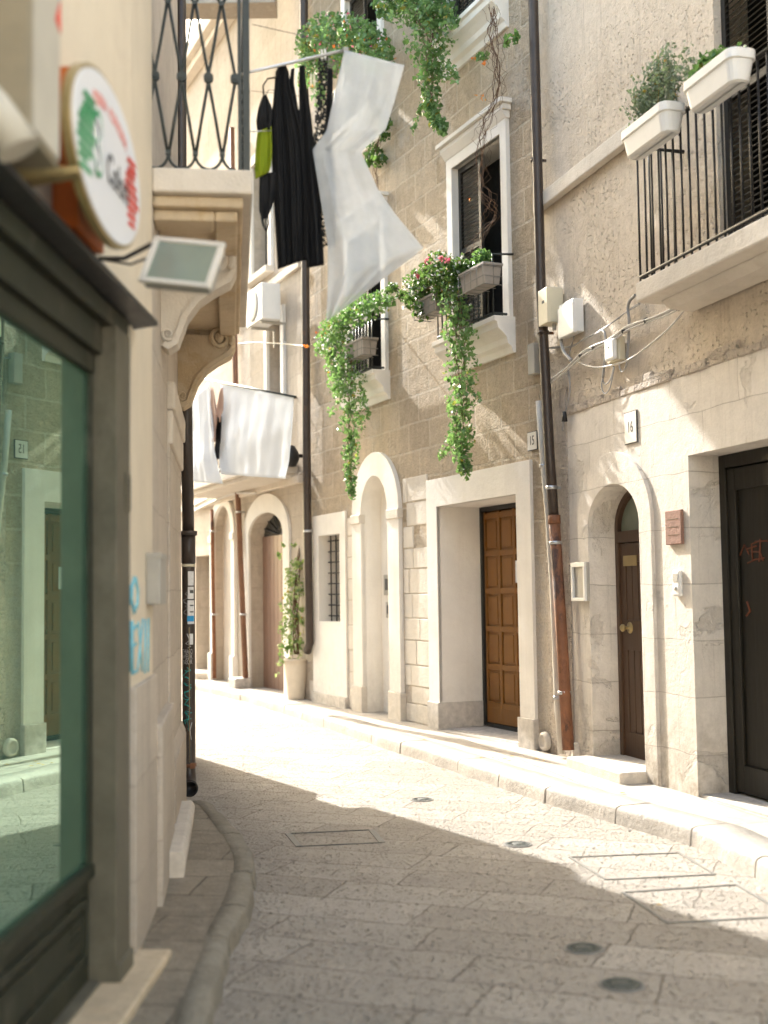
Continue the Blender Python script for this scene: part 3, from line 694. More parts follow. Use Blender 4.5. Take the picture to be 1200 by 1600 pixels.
# ------------------------------------------------------------ building 13 (far, behind the washing) and the end of the street
B13 = thing('building', 'cream house at the far bend with weathered arched door and washing on its balcony', 'building', F13)
P = F13.px
al, ar, at_, as_ = P(392, 940)[0], P(446, 940)[0], P(422, 800)[1], P(440, 832)[1]
adp = .22
ni_l, ni_r, ni_t, ni_s = P(337, 940)[0], P(366, 940)[0], P(352, 790)[1], P(352, 835)[1]
gl_, gr_, gt_ = P(306, 950)[0], P(328, 950)[0], P(318, 868)[1]
ufl = P(400, 758, .0)[1]                                           # first floor level
slabu0, slabu1 = P(466, 745)[0], P(345, 750)[0]
print('13', al, ar, as_, at_, 'niche', ni_l, ni_r, 'grey', gl_, gr_, gt_, 'slab', slabu0, slabu1, ufl)
door = arch(ar, al, 0, as_, at_); nich = arch(ni_r, ni_l, 0, ni_s, ni_t); gd_ = rect(gr_, gl_, 0, gt_)
H13 = 12.1
uw = [rect(P(432, 540)[0]-.3, P(432, 540)[0]+.35, ufl+.1, ufl+2.5)]
u2 = rect(slabu1-.2, slabu1+.8, ufl+.4, ufl+2.5); w13 = [uw[0]]
for z in (ufl+3.4, ): 
    for u in (1.4, 4.4): w13.append(rect(u, u+.85, z, z+1.9))
w13.append(rect(6.6, 7.4, ufl+.3, ufl+2.2))
w = MB(); w.recalc = False; w.sheet(rect(0, 16, 0, H13), [door, nich, gd_]+w13, 0); w.strip(door, 0, -adp-.05); w.strip(nich, 0, -.15); w.strip(gd_, 0, -.3)
for r_ in w13: w.strip(r_, 0, -.22)
body(w, F13, 0, 16, H13, 7); w.build('wall', M['far_wall'], B13)
m = MB(); m.sheet(rect(ni_r-.05, ni_l+.05, 0, ni_t+.05), [], -.14); m.build('niche_back', M['carved_pale'], B13)
m = MB(); m.prism(arch_line(ar-.28, al+.28, 0, as_, at_+.3, 24)+list(reversed(arch_line(ar, al, 0, as_, at_, 24))), -.01, .04); m.build('door_surround', M['white_plaster'], B13, .01)
m = MB(); m.box(ar, al, -adp-.05, -adp, .1, as_); 
for i in range(9): m.box(ar+(al-ar)*i/9+.006, ar+(al-ar)*(i+1)/9-.006, -adp, -adp+.012, .1, as_)
m.build('door', M['door_far'], B13, .003)
m = MB(); m.prism(arch(ar, al, as_, as_+.001, at_), -adp-.03, -adp-.02); m.build('fanlight', M['glass_dark'], B13)
m = MB(); c_ = ((ar+al)/2, as_)
for i in range(1, 8):
    t_ = math.pi*i/8; m.tube([(c_[0], -adp, c_[1]), (c_[0]+(al-ar)/2*math.cos(t_), -adp, c_[1]+(at_-as_)*math.sin(t_))], .01, 5)
m.build('fanlight_grille', M['iron'], B13)
m = MB(); m.prism(arch_line(ni_r-.18, ni_l+.18, 0, ni_s, ni_t+.18, 20)+list(reversed(arch_line(ni_r, ni_l, 0, ni_s, ni_t, 20))), -.01, .06)
for u in (ni_r-.2, ni_l-.0): m.box(u, u+.2, -.01, .1, 0, .6); m.box(u, u+.2, -.01, .09, ni_s-.12, ni_s)
m.build('niche_surround', M['white_plaster'], B13, .01)
m = MB(); m.box(gr_, gl_, -.3, -.26, .1, gt_); m.build('side_door', M['door_grey'], B13)
m = MB(); m.box(gr_-.1, gl_+.1, -.2, .3, 0, .24); m.build('doorstep', M['lime'], B13, .01)
m = MB(); m.box(0, 16, -.01, .1, ufl-.16, ufl-.04); m.box(0, 16, -.01, .06, ufl-.04, ufl); m.box(0, 16, -.01, .06, ufl+3.05, ufl+3.17); m.box(0, 16, -.01, .3, H13-.25, H13+.02); m.box(0, 16, -.01, .18, H13-.4, H13-.25); m.build('string_course', M['carved_pale'], B13, .015)
for r_ in w13:
    (a, c), (b, _), (_, d) = r_[0], r_[1], r_[2]
    m = MB(); m.prism([(a-.14, c), (a, c), (a, d), (b, d), (b, c), (b+.14, c), (b+.14, d+.16), (a-.14, d+.16)], -.01, .05); wf = m.build('window_surround', M['white_plaster'], B13, .006)
    m = MB(); m.box(a, b, -.21, -.2, c, d); m.build('window_glass', M['glass_dark'], wf)
    m = MB(); m.box(a-.16, b+.16, -.01, .14, c-.1, c); m.build('window_sill', M['lime'], wf, .008)
    shutters(B13, F13, a+.02, (a+b)/2-.01, c+.01, d-.01, -.1, mat=M['planter_grey'])
sb = .75
m = MB(); m.box(slabu0, slabu1, 0, sb, ufl, ufl+.14); m.box(slabu0+.04, slabu1-.04, 0, sb-.08, ufl-.07, ufl); m.build('balcony_slab', M['lime'], B13, .012)
n = int((slabu1-slabu0)/.11); rz = ufl+.14
pts = [(slabu0+.03+(slabu1-slabu0-.06)*i/n, sb-.04) for i in range(n+1)]+[(slabu0+.03, sb*f) for f in (.2, .4, .6, .8)]+[(slabu1-.03, sb*f) for f in (.2, .4, .6, .8)]
bars(B13, pts, rz, rz+1, .008, 'balcony_railing', M['iron'], [([(slabu0+.03, 0, z_), (slabu0+.03, sb-.04, z_), (slabu1-.03, sb-.04, z_), (slabu1-.03, 0, z_)], .015) for z_ in (rz+.05, rz+1)])
# ------------------------------------------------------------ left: stone house with carved balcony
BB = thing('building', 'worn limestone house on the left corner with scrolled corbels under an iron balcony', 'building', FB)
HB = 8
side = Facade((0, 0), (1, 0))
w = MB()
c0 = FB.loc(Vector((a2.x, a2.y, 0))); c2 = FB.loc(Vector((-2.32, 12.9, 0))); c3 = FB.loc(Vector((-9, 12.5, 0))); c4 = FB.loc(bnd+Vector((-8, 0, 0))); c5 = FB.loc(bnd)
w.prism([(c.x, c.y) for c in (c0, c2, c3, c4, c5)], 0, HB, 'z'); w.build('wall', M['old_stone'], BB)
# pilaster at the corner, cap blocks and plinth
L = FB.len
def sideu(px, py): return FB.px(px, py)[0]
pu0, pu1 = 0.02, sideu(262, 900)
m = MB(); m.box(-.0, pu1, -.01, .015, .1, 3.0); m.build('corner_pilaster', M['old_stone'], BB, .012)
m = MB(); m.box(-.01, pu1+.03, -.01, .05, 0, .62); m.prism([(-.01, .62), (.05, .62), (.015, .7), (-.01, .7)], -.01, pu1+.03, 'u'); m.build('pilaster_base', M['old_stone'], BB, .015)
m = MB(); m.box(-.02, pu1+.02, -.01, .05, 2.82, 3.0); m.box(-.01, pu1+.01, -.01, .035, 2.6, 2.82); m.build('pilaster_cap', M['carved_pale'], BB, .015)
m = MB(); m.box(sideu(259, 1000), L, -.01, .05, 0, 1.0); m.build('plinth', M['old_stone'], BB, .01)
# balcony
bu1 = sideu(237, 285)+.35
bwid = FB.at_u(395, 290, L-.0)[0]; bz = FB.at_u(395, 303, L)[1]
print('left balcony width', bwid, 'z', bz, 'L', L)
m = MB(); m.box(-.05, L+.0, 0, bwid, bz, bz+.13); m.build('balcony_slab', M['carved_pale'], BB, .012)
m = MB(); m.box(-.02, L-.05, 0, bwid-.05, bz-.06, bz); m.box(.02, L-.1, bwid-.2, bwid-.08, bz-.12, bz-.06); m.box(.02, .17, .0, bwid-.2, bz-.12, bz-.06); m.box(L-.3, L-.1, .0, bwid-.2, bz-.12, bz-.06); m.build('soffit_moulding', M['carved'], BB, .012)
# scrolled corbel
def corbel_profile():
    pts = [(366, 512), (368, 531), (368, 548), (361, 562), (341, 573), (324, 585), (310, 604), (304, 621), (299, 635), (287.5, 642), (281, 638)]
    return [FB.at_u(x, y, .02) for x, y in pts]
cp = corbel_profile(); ztopc = bz-.06
w_end = cp[0][0]
poly = [(0, ztopc), (w_end, ztopc)]+cp[1:]+[(0, cp[-1][1])]
th = .2
cb = MB(); cb.prism([(a*.94, b+.008) for a, b in poly], .03, th-.03, 'u')
band = [(w_end, ztopc)]+cp[1:]; nb = []
for i, (a, b) in enumerate(band):
    p_, q_ = band[max(i-1, 0)], band[min(i+1, len(band)-1)]; tx, tz_ = q_[0]-p_[0], q_[1]-p_[1]; l_ = math.hypot(tx, tz_); nb.append((a+tz_/l_*.035, b-tx/l_*.035))
def ribbon(mb, outer, inner, u0, u1):
    n = len(outer); vs = []
    for (a, b) in outer: vs += [(u0, a, b), (u1, a, b)]
    for (a, b) in inner: vs += [(u0, a, b), (u1, a, b)]
    fs = []
    for i in range(n-1):
        o, p_ = 2*i, 2*i+2*n
        fs += [(o, o+1, o+3, o+2), (p_, p_+2, p_+3, p_+1), (o, o+2, p_+2, p_), (o+1, p_+1, p_+3, o+3)]
    mb.add(vs, fs, False)
ribbon(cb, band, nb, 0, th)
def spiral(mb, c, r, turns, u, tr, sgn=1, a0=0):
    pts = []; n = int(turns*18)
    for i in range(n+1):
        t = i/n; a = a0+sgn*turns*2*math.pi*t; rr = r*(1-t*.9); pts.append((u, c[0]+rr*math.cos(a), c[1]+rr*math.sin(a)))
    mb.tube(pts, [tr*(1-.5*i/n) for i in range(n+1)], 8)
cs = FB.at_u(345, 536, .02); r_s = abs(FB.at_u(363, 536, .02)[0]-cs[0])
for u in (th, 0): 
    spiral(cb, cs, r_s*1.0, 2.2, u, .022, 1, -.6); cb.lathe((u, *cs), [(.026, -.02), (.026, .02), (.0, .028)], 12, 0)
cs2 = FB.at_u(287, 624, .02); 
for u in (th, 0): spiral(cb, cs2, r_s*.42, 1.6, u, .008, -1, -.9)
cor = cb.build('corbel', M['carved'], BB, .006)
c2_ = cor.copy(); COL.objects.link(c2_); c2_.parent = BB; c2_.location = (sideu(256, 500)-th+.33, 0, 0); c2_.data = cor.data.copy(); c2_.data.materials[0] = M['carved_pale']
# wrought iron railing with diamonds, rosettes and collars
rail_z = bz+.13
iron = MB(); ir = .0085
zb0, zc, zm = rail_z+.055, None, None
uN = L-.03
def near(px, py): return FB.at_u(px, py, uN)
zb0 = near(310, 268)[1]; zc = near(305, 240)[1]; zm = near(325, 122)[1]; zt = near(305, 5)[1]
per = near(347, 240)[0]-near(305, 240)[0]; w00 = near(263, 240)[0]
print('rail', zb0, zc, zm, zt, 'period', per, w00)
def pattern(mb, mp, n0, n1, rz):
    for k in range(n0, n1):
        w = k*per
        for s_ in (-1, 1):
            mb.tube([mp(w+s_*.004, zc), mp(w+s_*per*.25, (zc+zm)/2-.01), mp(w+s_*per*.48, zm-.03), mp(w+s_*per*.5, zm), mp(w+s_*per*.48, zm+.03), mp(w+s_*per*.25, (zt+zm)/2+.01), mp(w+s_*.004, zt)], ir, 6)
            arc = [mp(w+s_*.004, zc)]+[mp(w+s_*per/2*(1-math.cos(t)), zc-(zc-zb0-.012)*math.sin(t)) for t in [math.pi/2*j/7 for j in range(1, 8)]]
            mb.tube(arc, ir, 6)
        mb.box(-.014, .014, -.012, .012, -.012, .012, Matrix.Translation(mp(w, zc)) @ Matrix.Rotation(rz, 4, 'Z')); mb.box(-.014, .014, -.012, .012, -.012, .012, Matrix.Translation(mp(w, zt)) @ Matrix.Rotation(rz, 4, 'Z'))
        for s_ in (-1, 1):
            mb.tube([mp(w+s_*.004, zt), mp(w+s_*per*.4, zt+.1), mp(w+s_*.1*per, zt+.14)], ir, 6)
        if k < n1-0:
            p_ = mp(w+per/2, zm); nrm = mp(w+per/2, zm, 1)
            mb.tube([p_-nrm*.016, p_+nrm*.016], .026, 14); mb.tube([p_-nrm*.022, p_+nrm*.022], .013, 10)
def mpn(w, z, n=0): return Vector((1, 0, 0)) if n else Vector((uN, w00+w, z))
pattern(iron, mpn, -1, 3, R(90))
def mps(w, z, n=0): return Vector((0, 1, 0)) if n else Vector((uN-.09-w, bwid-.03, z))
pattern(iron, mps, 0, int((L-.2)/per), 0)
iron.tube([(uN, 0, zb0), (uN, bwid-.03, zb0), (.0, bwid-.03, zb0)], .013, 8); iron.tube([(uN, 0, zt+.16), (uN, bwid-.03, zt+.16), (.0, bwid-.03, zt+.16)], .018, 8)
for (u, w) in ((uN, bwid-.03), (0, bwid-.03)): iron.box(u-.018, u+.018, w-.018, w+.018, bz+.1, zt+.2)
iron.box(uN-.012, uN+.012, bwid-.075, bwid-.055, bz+.1, zt+.2)
iron.build('balcony_railing', M['green_iron'], BB)
# low stone bench step at the wall foot
sx = [sideu(262, 1370)+.0, sideu(288, 1282)]
m = MB(); s0 = ground(263, 1372, .1); s1 = ground(290, 1283, .1); q0, q1 = FB.loc(s0), FB.loc(s1)
m.prism([(-.02, 0), (.12, 0), (.14, .2), (.12, .24), (-.02, .24)], q1.x, q0.x, 'u')
single(m, 'stone_step', M['carved_pale'], 'low pale stone step set against the foot of the left wall', 'step', FB, bevel=.01)
# ------------------------------------------------------------ left: cream house with the shop front
BA = thing('building', 'cream plastered house on the left holding the dark metal shop window', 'building', FC)
HA = 6.8
w = MB(); pts = [FC.loc(p) for p in (bnd, a0, a0+Vector((-.5, 0, 0)), a0+Vector((-.6, -8, 0)), a0+Vector((-8, -8, 0)), bnd+Vector((-8, 0, 0)))]
w.prism([(c.x, c.y) for c in pts], 0, HA, 'z'); w.build('wall', M['cream'], BA)
sz0 = FA.px(190, 545, .02)[1]
m = MB(); f0 = FC.loc(a0).x
pz_ = FC.px(220, 1065)[1]
m.box(-.003, f0, -.02, .022, 0, pz_); m.build('travertine_base', M['old_stone'], BA, .004)
# upper wall above the shop, wall plane of FA
def fa(mb): # from FA coordinates to FC coordinates
    mb.v = [FC.loc(FA.world(v.x, v.y, v.z)) for v in mb.v]; return mb
hood_z = FA.px(243, 502, .1)[1]-.0; print('hood z', hood_z)
m = MB(); m.box(.0, 7.9, -.6, 0, hood_z, HA); fa(m).build('upper_wall', M['cream'], BA)
# shop frame
gz0 = FA.px(100, 1375, -.1)[1]; gz1 = FA.px(100, 563, -.1)[1]; print('glass z', gz0, gz1)
jam = .38; gd2 = .085
m = MB(); m.box(.15, jam, -.3, .03, .12, gz1+.2); m.box(.145, jam+.0, -.02, .045, .1, .2)
fr_o = fa(m).build('shop_frame', M['shop_trim'], BA, .006)
m = MB(); m.box(.1, 7.9, -.3, .012, gz1+.2, hood_z-.03); m.box(jam+.0, 7.9, -.3, -.03, gz1+.08, gz1+.2); m.box(jam, 7.9, -.3, -.06, gz1-.0, gz1+.08); m.box(jam, jam+.03, -.3, -.065, gz0, gz1-.0); m.box(jam, 7.9, -.3, -.055, gz0-.05, gz0+.0)
m.box(jam+2.4, jam+2.48, -.3, -.06, gz0, gz1)
fa(m).build('window_frame', M['shop_metal'], BA, .006)
m = MB(); m.box(jam+.03, 7.9, -gd2-.01, -gd2, gz0, gz1); fa(m).build('shop_glass', M['shop_glass'], BA)
m = MB(); m.box(jam, 7.9, -.3, -.08, .14, gz0-.05)
for k in range(3):
    a = jam+.08+k*1.25; b = a+1.15; z0, z1 = .24, gz0-.11
    for (x0, x1, c_, d_) in ((a, b, z1-.03, z1), (a, b, z0, z0+.03), (a, a+.03, z0, z1), (b-.03, b, z0, z1)): m.box(x0, x1, -.09, -.06, c_, d_)
    m.box(a+.05, b-.05, -.09, -.068, z0+.06, z1-.06)
    for j in range(7): m.box(a+.1, a+.24, -.07, -.06, z0+.1+.028*j, z0+.112+.028*j)
fa(m).build('kick_panel', M['shop_metal'], BA, .005)
m = MB(); m.box(jam-.1, 7.9, -.3, -.03, .02, .14); fa(m).build('metal_sill', M['shop_trim'], BA, .004)
m = MB(); m.box(-.08, 7.9, -.3, .16, -.02, .13); fa(m).build('threshold', M['carved'], BA, .012)
m = MB(); m.prism([(-.05, hood_z-.03), (.1, hood_z-.01), (.1, hood_z+.012), (-.05, hood_z+.03)], -.09, 7.9, 'u'); fa(m).build('hood', M['iron'], BA, .004)
# vents on the jamb and wall
m = MB(); m.box(.165, .25, .028, .036, 2.0, 2.16)
for j in range(6): m.box(.175, .24, .036, .04, 2.015+.022*j, 2.027+.022*j)
fa(m).build('vent_grille', M['shop_trim'], fr_o)


# unseen wall added high over the bend to keep the upper walls in shade
t = thing('added_shade_wall', 'unseen stone wall added above the bend to shade the upper house walls', 'wall', WORLD, (-5, 17.5, 10.3))
m = MB(); ho = [rect(-4.0, -1.65, 10.6, 14.0)]
for w_ in (17.3, 17.8): m.sheet(rect(-7.5, -1.5, 10.3, 14.6), ho, w_)
m.strip(rect(-7.5, -1.5, 10.3, 14.6), 17.3, 17.8)
for h_ in ho: m.strip(h_, 17.3, 17.8)
m.build('wall', M['far_wall'], t)
m = MB(); m.box(-7.5, -1.5, 17.2, 17.9, 14.6, 14.75); m.build('coping', M['lime'], t)
t = thing('building', 'plain house standing behind the left corner', 'building', WORLD, (-9, 17, 0))
m = MB(); m.box(-12, -7.5, 15, 20, 0, 14); m.build('wall', M['far_wall'], t)

# blocks added on the hidden corner to roughen its shadow edge on the road
m = MB(); m.box(-2.5, -2.19, 12.45, 12.95, 0, 2.35)
m.v = [FB.loc(v) for v in m.v]; m.build('low_shadow_block', M['old_stone'], BB, .01)
m = MB(); m.box(-2.5, -2.17, 12.5, 13.0, 2.95, 4.75)
m.v = [FB.loc(v) for v in m.v]; m.build('high_shadow_block', M['old_stone'], BB, .01)

m = MB(); m.recalc = False; random.seed(31)  # added foliage, breaks the sun into dapples on the upper walls
for _ in range(3200):
    c = Vector((random.uniform(-4.0, -1.65), random.gauss(17.45, .1), random.uniform(10.6, 14.0))); s = random.uniform(.06, .16)
    n_ = Vector((random.gauss(0, .5), 1, random.gauss(0, .5))).normalized(); a_ = n_.orthogonal().normalized(); b_ = n_.cross(a_)
    if math.sin(c.x*5.1+1.0)+math.sin(c.z*2.9+c.x*2.2)+random.gauss(0, .5) > 1.32: continue
    m.add([c-a_*s, c+b_*s*.8, c+a_*s, c-b_*s*.8], [(0, 1, 2), (0, 2, 3)])
t = thing('wall_creeper', 'unseen creeper added in the high wall opening to dapple the sunlight', 'creeper', WORLD, (-2.8, 17.5, 10.6)); m.build('foliage', M['ivy_dark'], t)
# unseen house added behind the viewer to bounce sunlight into the shade
t = thing('building', 'unseen pale plastered house added behind the viewer to bounce light', 'building', WORLD, (2, -8, 0))
m = MB(); m.box(-8, 9, -16, -8, 0, 11); m.build('wall', M['white_plaster'], t)
for x_ in (-3.2, -.4, 2.4, 5.2):
    for z_ in (3.6, 7.2):
        m = MB(); m.box(x_, x_+1, -8, -7.97, z_, z_+1.9); w_0 = m.build('window', M['glass_dark'], t)
        m = MB(); m.box(x_-.12, x_+1.12, -8, -7.9, z_-.12, z_); m.build('window_sill', M['lime'], w_0)
# ------------------------------------------------------------ drainpipes, boxes and cables
def pipe(name, label, F, pts, r, mat, brackets=(), w=.1, cat='drainpipe', extra=None, n=12):
    P_ = [F.P(x, y, w) for x, y in pts]
    t = thing(name, label, cat, F, (P_[-1].x, P_[-1].y, P_[-1].z))
    m = MB(); m.tube(P_, r, n); m.build('pipe', mat, t)
    for i, (x, y) in enumerate(brackets):
        c = F.P(x, y, w); m = MB(); m.tube([c-Vector((0, 0, .016)), c+Vector((0, 0, .016))], r+.008, n); m.box(c.x-.01, c.x+.01, .0, c.y-r, c.z-.012, c.z+.012); m.build('bracket', M['steel'] if y > 700 else mat, t)
    return t
up_ = F16.P(833, 0, .1)
m_top = [(829, -300), (833, 0), (845, 450), (858, 700), (866, 822)]
t = pipe('drainpipe', 'tall dark brown downpipe with rusty lower half between doors 15 and 16', F16, m_top, .048, M['brown_pipe'], [(838, 250), (849, 520), (862, 762)])
lo = [F16.P(x, y, .1) for x, y in [(866, 815), (878, 1000), (888, 1172)]]
m = MB(); m.tube(lo, .053, 12); m.tube([lo[0]+Vector((0, 0, -.02)), lo[0]+Vector((0, 0, .06))], .058, 12); m.build('cast_iron_foot', M['rust_pipe'], t)
for y, x in ((848, 868), (1082, 882)):
    c = F16.P(x, y, .1); m = MB(); m.tube([c-Vector((0, 0, .015)), c+Vector((0, 0, .015))], .061, 12); m.build('clamp', M['steel'], t)
t = pipe('waste_pipe', 'slim off white pipe running beside the rusty downpipe', F16, [(842, 627), (847, 700), (857, 809), (864, 917), (871, 1093), (877, 1178)], .032, M['white_pipe'], [(849, 728), (871, 1090)], .07, 'pipe')
t = pipe('drainpipe', 'dark brown downpipe behind the black clothes, at the far end of the stone house', F15, [(474, -300), (475, 0), (477, 400), (480, 800), (484, 1005), (480, 1018)], .06, M['brown_pipe'], [(476, 300), (481, 830)], .1)
t = pipe('drainpipe', 'copper coloured downpipe beside the weathered arched door', F13, [(362, 200), (366, 500), (371, 760), (384, 1062)], .048, M['copper'], [(373, 800), (380, 960)], .1)
c = F13.P(380, 1066, .1); m = MB(); m.box(c.x-.2, c.x+.2, 0, .3, .1, .28); m.build('base_block', M['plinth'], t, .03)
t = pipe('drainpipe', 'thin rusty pipe by the pale arched niche at the bend', F13, [(331, 796), (332, 850), (335, 1060)], .035, M['rust_pipe'], [(332, 830), (334, 960)], .08)
# left corner pipe with stickers and scribbles
pc = a2+Vector((.055, .1, 0)); px_, py_ = pc.x, pc.y; pr_ = .05
def zat(y): return atY(290, y, py_).z
t = thing('drainpipe', 'black corner drainpipe covered with stickers and teal scribbles', 'drainpipe', WORLD, (px_, py_, zat(1240)))
m = MB(); zt_ = zat(835); m.tube([(px_-.05, py_, 11), (px_-.05, py_, 5), (px_-.012, py_, zat(640)), (px_, py_, zt_)], pr_-.004, 16); m.build('upper_pipe', M['black_pipe'], t)
m = MB(); m.tube([(px_, py_, zt_), (px_, py_, zat(880))], .055, 16); m.tube([(px_, py_, zt_-.01), (px_, py_, zt_+.025)], .068, 16); m.build('socket', M['black_pipe'], t)
m = MB(); e_ = zat(1205); m.tube([(px_, py_, zat(870)), (px_, py_, zat(1000)), (px_, py_, e_), (px_+.004, py_-.012, e_-.05), (px_+.012, py_-.05, e_-.09), (px_+.02, py_-.1, e_-.115)], [.05, .05, .05, .052, .055, .06], 16, cap=False); m.build('lower_pipe', M['black_pipe'], t)
m = MB(); ce = Vector((px_+.02, py_-.1, e_-.115)); m.lathe((ce.x, ce.y+.02, ce.z), [(.062, 0), (.064, -.03), (.052, -.03), (.05, .0), (0, .02)], 18, 1); m.build('outlet', M['iron'], t)
m = MB(); z = zat(1195); m.tube([(px_, py_, z-.012), (px_, py_, z+.012)], .056, 16); m.box(px_+.02, px_+.055, py_-.07, py_-.04, z-.02, z+.02); m.build('clamp', M['rust_pipe'], t)
m = MB(); z = zat(884); m.tube([(px_, py_, z-.01), (px_, py_, z+.012)], .0545, 16); m.build('clamp', M['beige_plastic'], t)
def patch(mb, a0_, a1_, z0, z1, r=.0512, n=6):
    vs = []
    for i in range(n+1):
        a = R(a0_+(a1_-a0_)*i/n)
        for z in (z0, z1): vs.append((px_+r*math.sin(a), py_-r*math.cos(a), z))
    mb.add(vs, [(2*i, 2*i+2, 2*i+3, 2*i+1) for i in range(n)], True)
def pipescrib(mb, pts, r=.0025):
    q_ = []
    for (x, y) in pts:
        a = math.asin(max(-.97, min(.97, (x-290)/10.5))); q_.append((px_+.0515*math.sin(a), py_-.0515*math.cos(a), zat(y)))
    mb.tube(q_, r, 4)
for (b0, b1, y0, y1, mt) in ((5, 62, 915, 893, 'sticker'), (3, 60, 896+40, 917, 'sticker'), (0, 66, 1010-35, 938, 'sticker'), (-4, 60, 971, 962, 'sticker_blue'), (8, 50, 1007, 990, 'sticker')):
    m = MB(); patch(m, b0, b1, zat(y0), zat(y1), .0514 if mt == 'sticker' else .0522); m.build('sticker', M[mt], t)
for y0, y1, sc_ in ((922, 927, 1), (945, 947, 1), (955, 957, 1)):
    m = MB(); patch(m, 20, 55, zat(y1), zat(y0), .0522); m.build('sticker_print', M['ink'], t)
for k, (wd_, y_) in enumerate((('THIAGO', 1018), ('WEUK', 1026), ('NEOR', 1034))):
    o = text_mesh(wd_, .052, 'tag_lettering', M['white_spray'], t, 0, 0, 0, sx=(.42, .55, .55)[k], ext=.0005)
    ze = zat(y_)
    for v in o.data.vertices:
        q_ = v.co+ORG[t.name]; a = -q_.x/.0515-.05; rr_ = .0515+abs(q_.y)
        v.co = Vector((px_+rr_*math.sin(a), py_-rr_*math.cos(a), ze+q_.z))-ORG[t.name]
random.seed(11)
m = MB(); pts = []
for i in range(46): pts.append((289+5.5*math.sin(i*1.9)+random.uniform(-2, 2), 1042+i*1.9+4*math.sin(i*1.1)))
pipescrib(m, pts, .003)
pipescrib(m, [(285, 1130), (292, 1120), (286, 1112), (293, 1143), (284, 1125)], .003); m.build('teal_scribble', M['teal_spray'], t)
m = MB(); pipescrib(m, [(284+random.uniform(-1, 7), 925+i*3.2) for i in range(12)], .0014); pipescrib(m, [(289, 990), (293, 1000), (287, 1005), (295, 1010), (290, 1012)], .0025); pipescrib(m, [(296, 1128), (293, 1140), (295, 1155)], .003); m.build('white_scribble', M['white_spray'], t)
m = MB(); m.tube([(px_+.012, py_-.0515, zat(980)), (px_+.012, py_-.0515, zat(1190))], .003, 5); m.build('earth_wire', M['gold'], t)
# boxes
def wallbox(name, label, cat, F, x, y, w, du, h, mat, detail=None, w0=0):
    """x,y: picture point of the lower corner nearest the viewer, against the wall"""
    u, z = F.px(x, y, w0); t = thing(name, label, cat, F, (u, w0, z)); m = MB(); m.box(u, u+du, w0, w0+w, z, z+h); m.build('casing', mat, t, .008)
    if detail: detail(t, u, z)
    return t, u, z
def d_beige(t, u, z):
    m = MB(); m.box(u-.004, u+.204, .13, .165, z-.004, z+.33); m.build('lid', M['beige_plastic'], t, .006)
    m = MB(); m.box(u+.06, u+.11, .164, .168, z+.19, z+.215); m.build('label_plate', M['ink'], t)
    m = MB(); m.tube([(u+.06, .07, z), (u+.06, .07, z-.06)], .02, 10); m.build('gland', M['grey_plastic'], t)
wallbox('junction_box', 'beige plastic junction box overlapping the brown downpipe', 'electrical box', F16, 881, 504, .15, .2, .33, M['beige_plastic'], d_beige)
def d_meter(t, u, z):
    m = MB(); m.box(u-.006, u+.326, .075, .11, z-.01, z+.27); m.build('lid', M['white'], t, .008)
    for k in range(3):
        m = MB(); m.lathe((u+.06+.1*k, .02, z+.27), [(.028, 0), (.028, .08), (.02, .085), (0, .085)], 12, 1); m.build('knockout', M['white'], t)
wallbox('meter_box', 'white plastic cable box just right of the beige one', 'electrical box', F16, 913, 518, .1, .32, .3, M['white'], d_meter)
def d_small(t, u, z):
    m = MB(); m.box(u+.02, u+.2, .06, .1, z+.01, z+.19); m.build('cover', M['white'], t, .03)
    m = MB(); m.lathe((u+.11, .1, z+.12), [(.008, 0), (.008, .003), (0, .003)], 10, 1); m.build('screw', M['ink'], t)
wallbox('cable_box', 'small rounded white box hanging beneath the bright cable bundle', 'electrical box', F16, 978, 562, .06, .22, .2, M['beige_plastic'], d_small)
def cable(name, label, F, runs, mat, cat='cable', group=None):
    t = None
    P0 = F.P(runs[0][0][0][0], runs[0][0][0][1], runs[0][2]); t = thing(name, label, cat, F, tuple(P0), group)
    for pts, r, w in runs:
        P_ = [F.P(x, y, w) for x, y in pts]; S_ = []
        for i in range(len(P_)-1):                                  # smooth run
            a, b, c, d = P_[max(i-1, 0)], P_[i], P_[i+1], P_[min(i+2, len(P_)-1)]
            for k in range(6):
                s = k/6; S_.append(.5*((2*b)+(c-a)*s+(2*a-5*b+4*c-d)*s*s+(3*b-a-3*c+d)*s**3))
        S_.append(P_[-1]); m = MB(); m.tube(S_, r, 6); m.build('strand', mat, t)
    return t
bun = [(861, 595), (887, 574), (908, 555), (928, 543), (948, 533), (965, 524), (982, 512), (1020, 497), (1040, 490), (1097, 463), (1150, 440), (1205, 415)]
t = cable('cable_bundle', 'bundle of pale cables rising along the wall to the balcony underside', F16, [(bun, .012, .06), ([(x, y+3) for x, y in bun], .009, .075), ([(x, y-2.5+1.5*math.sin(i*2)) for i, (x, y) in enumerate(bun)], .008, .085)], M['cable_white'])
for x, y in ((908, 555), (928, 543), (954, 531), (975, 517), (1010, 501), (1060, 481)):
    c = F16.P(x, y, .07); m = MB(); m.tube([c-Vector((.01, 0, 0)), c+Vector((.01, 0, 0))], .024, 8); m.build('cable_tie', M['ink'], t)
cable('cable', 'single pale cable sagging below the cable bundle', F16, [([(900, 562), (906, 567), (920, 572), (935, 574), (958, 570), (982, 562), (1020, 535), (1050, 508), (1073, 480)], .008, .05)], M['cable_white'])
cable('cable', 'thin twisted dark cable above the bundle, ending near the balcony corner', F16, [([(840, 543), (868, 544), (893, 540), (914, 530), (938, 516), (964, 499), (980, 486), (1000, 473)], .006, .03), ([(840, 545), (868, 542), (893, 542), (914, 528), (938, 518), (964, 498), (980, 487), (1000, 475)], .005, .035)], M['cable'])
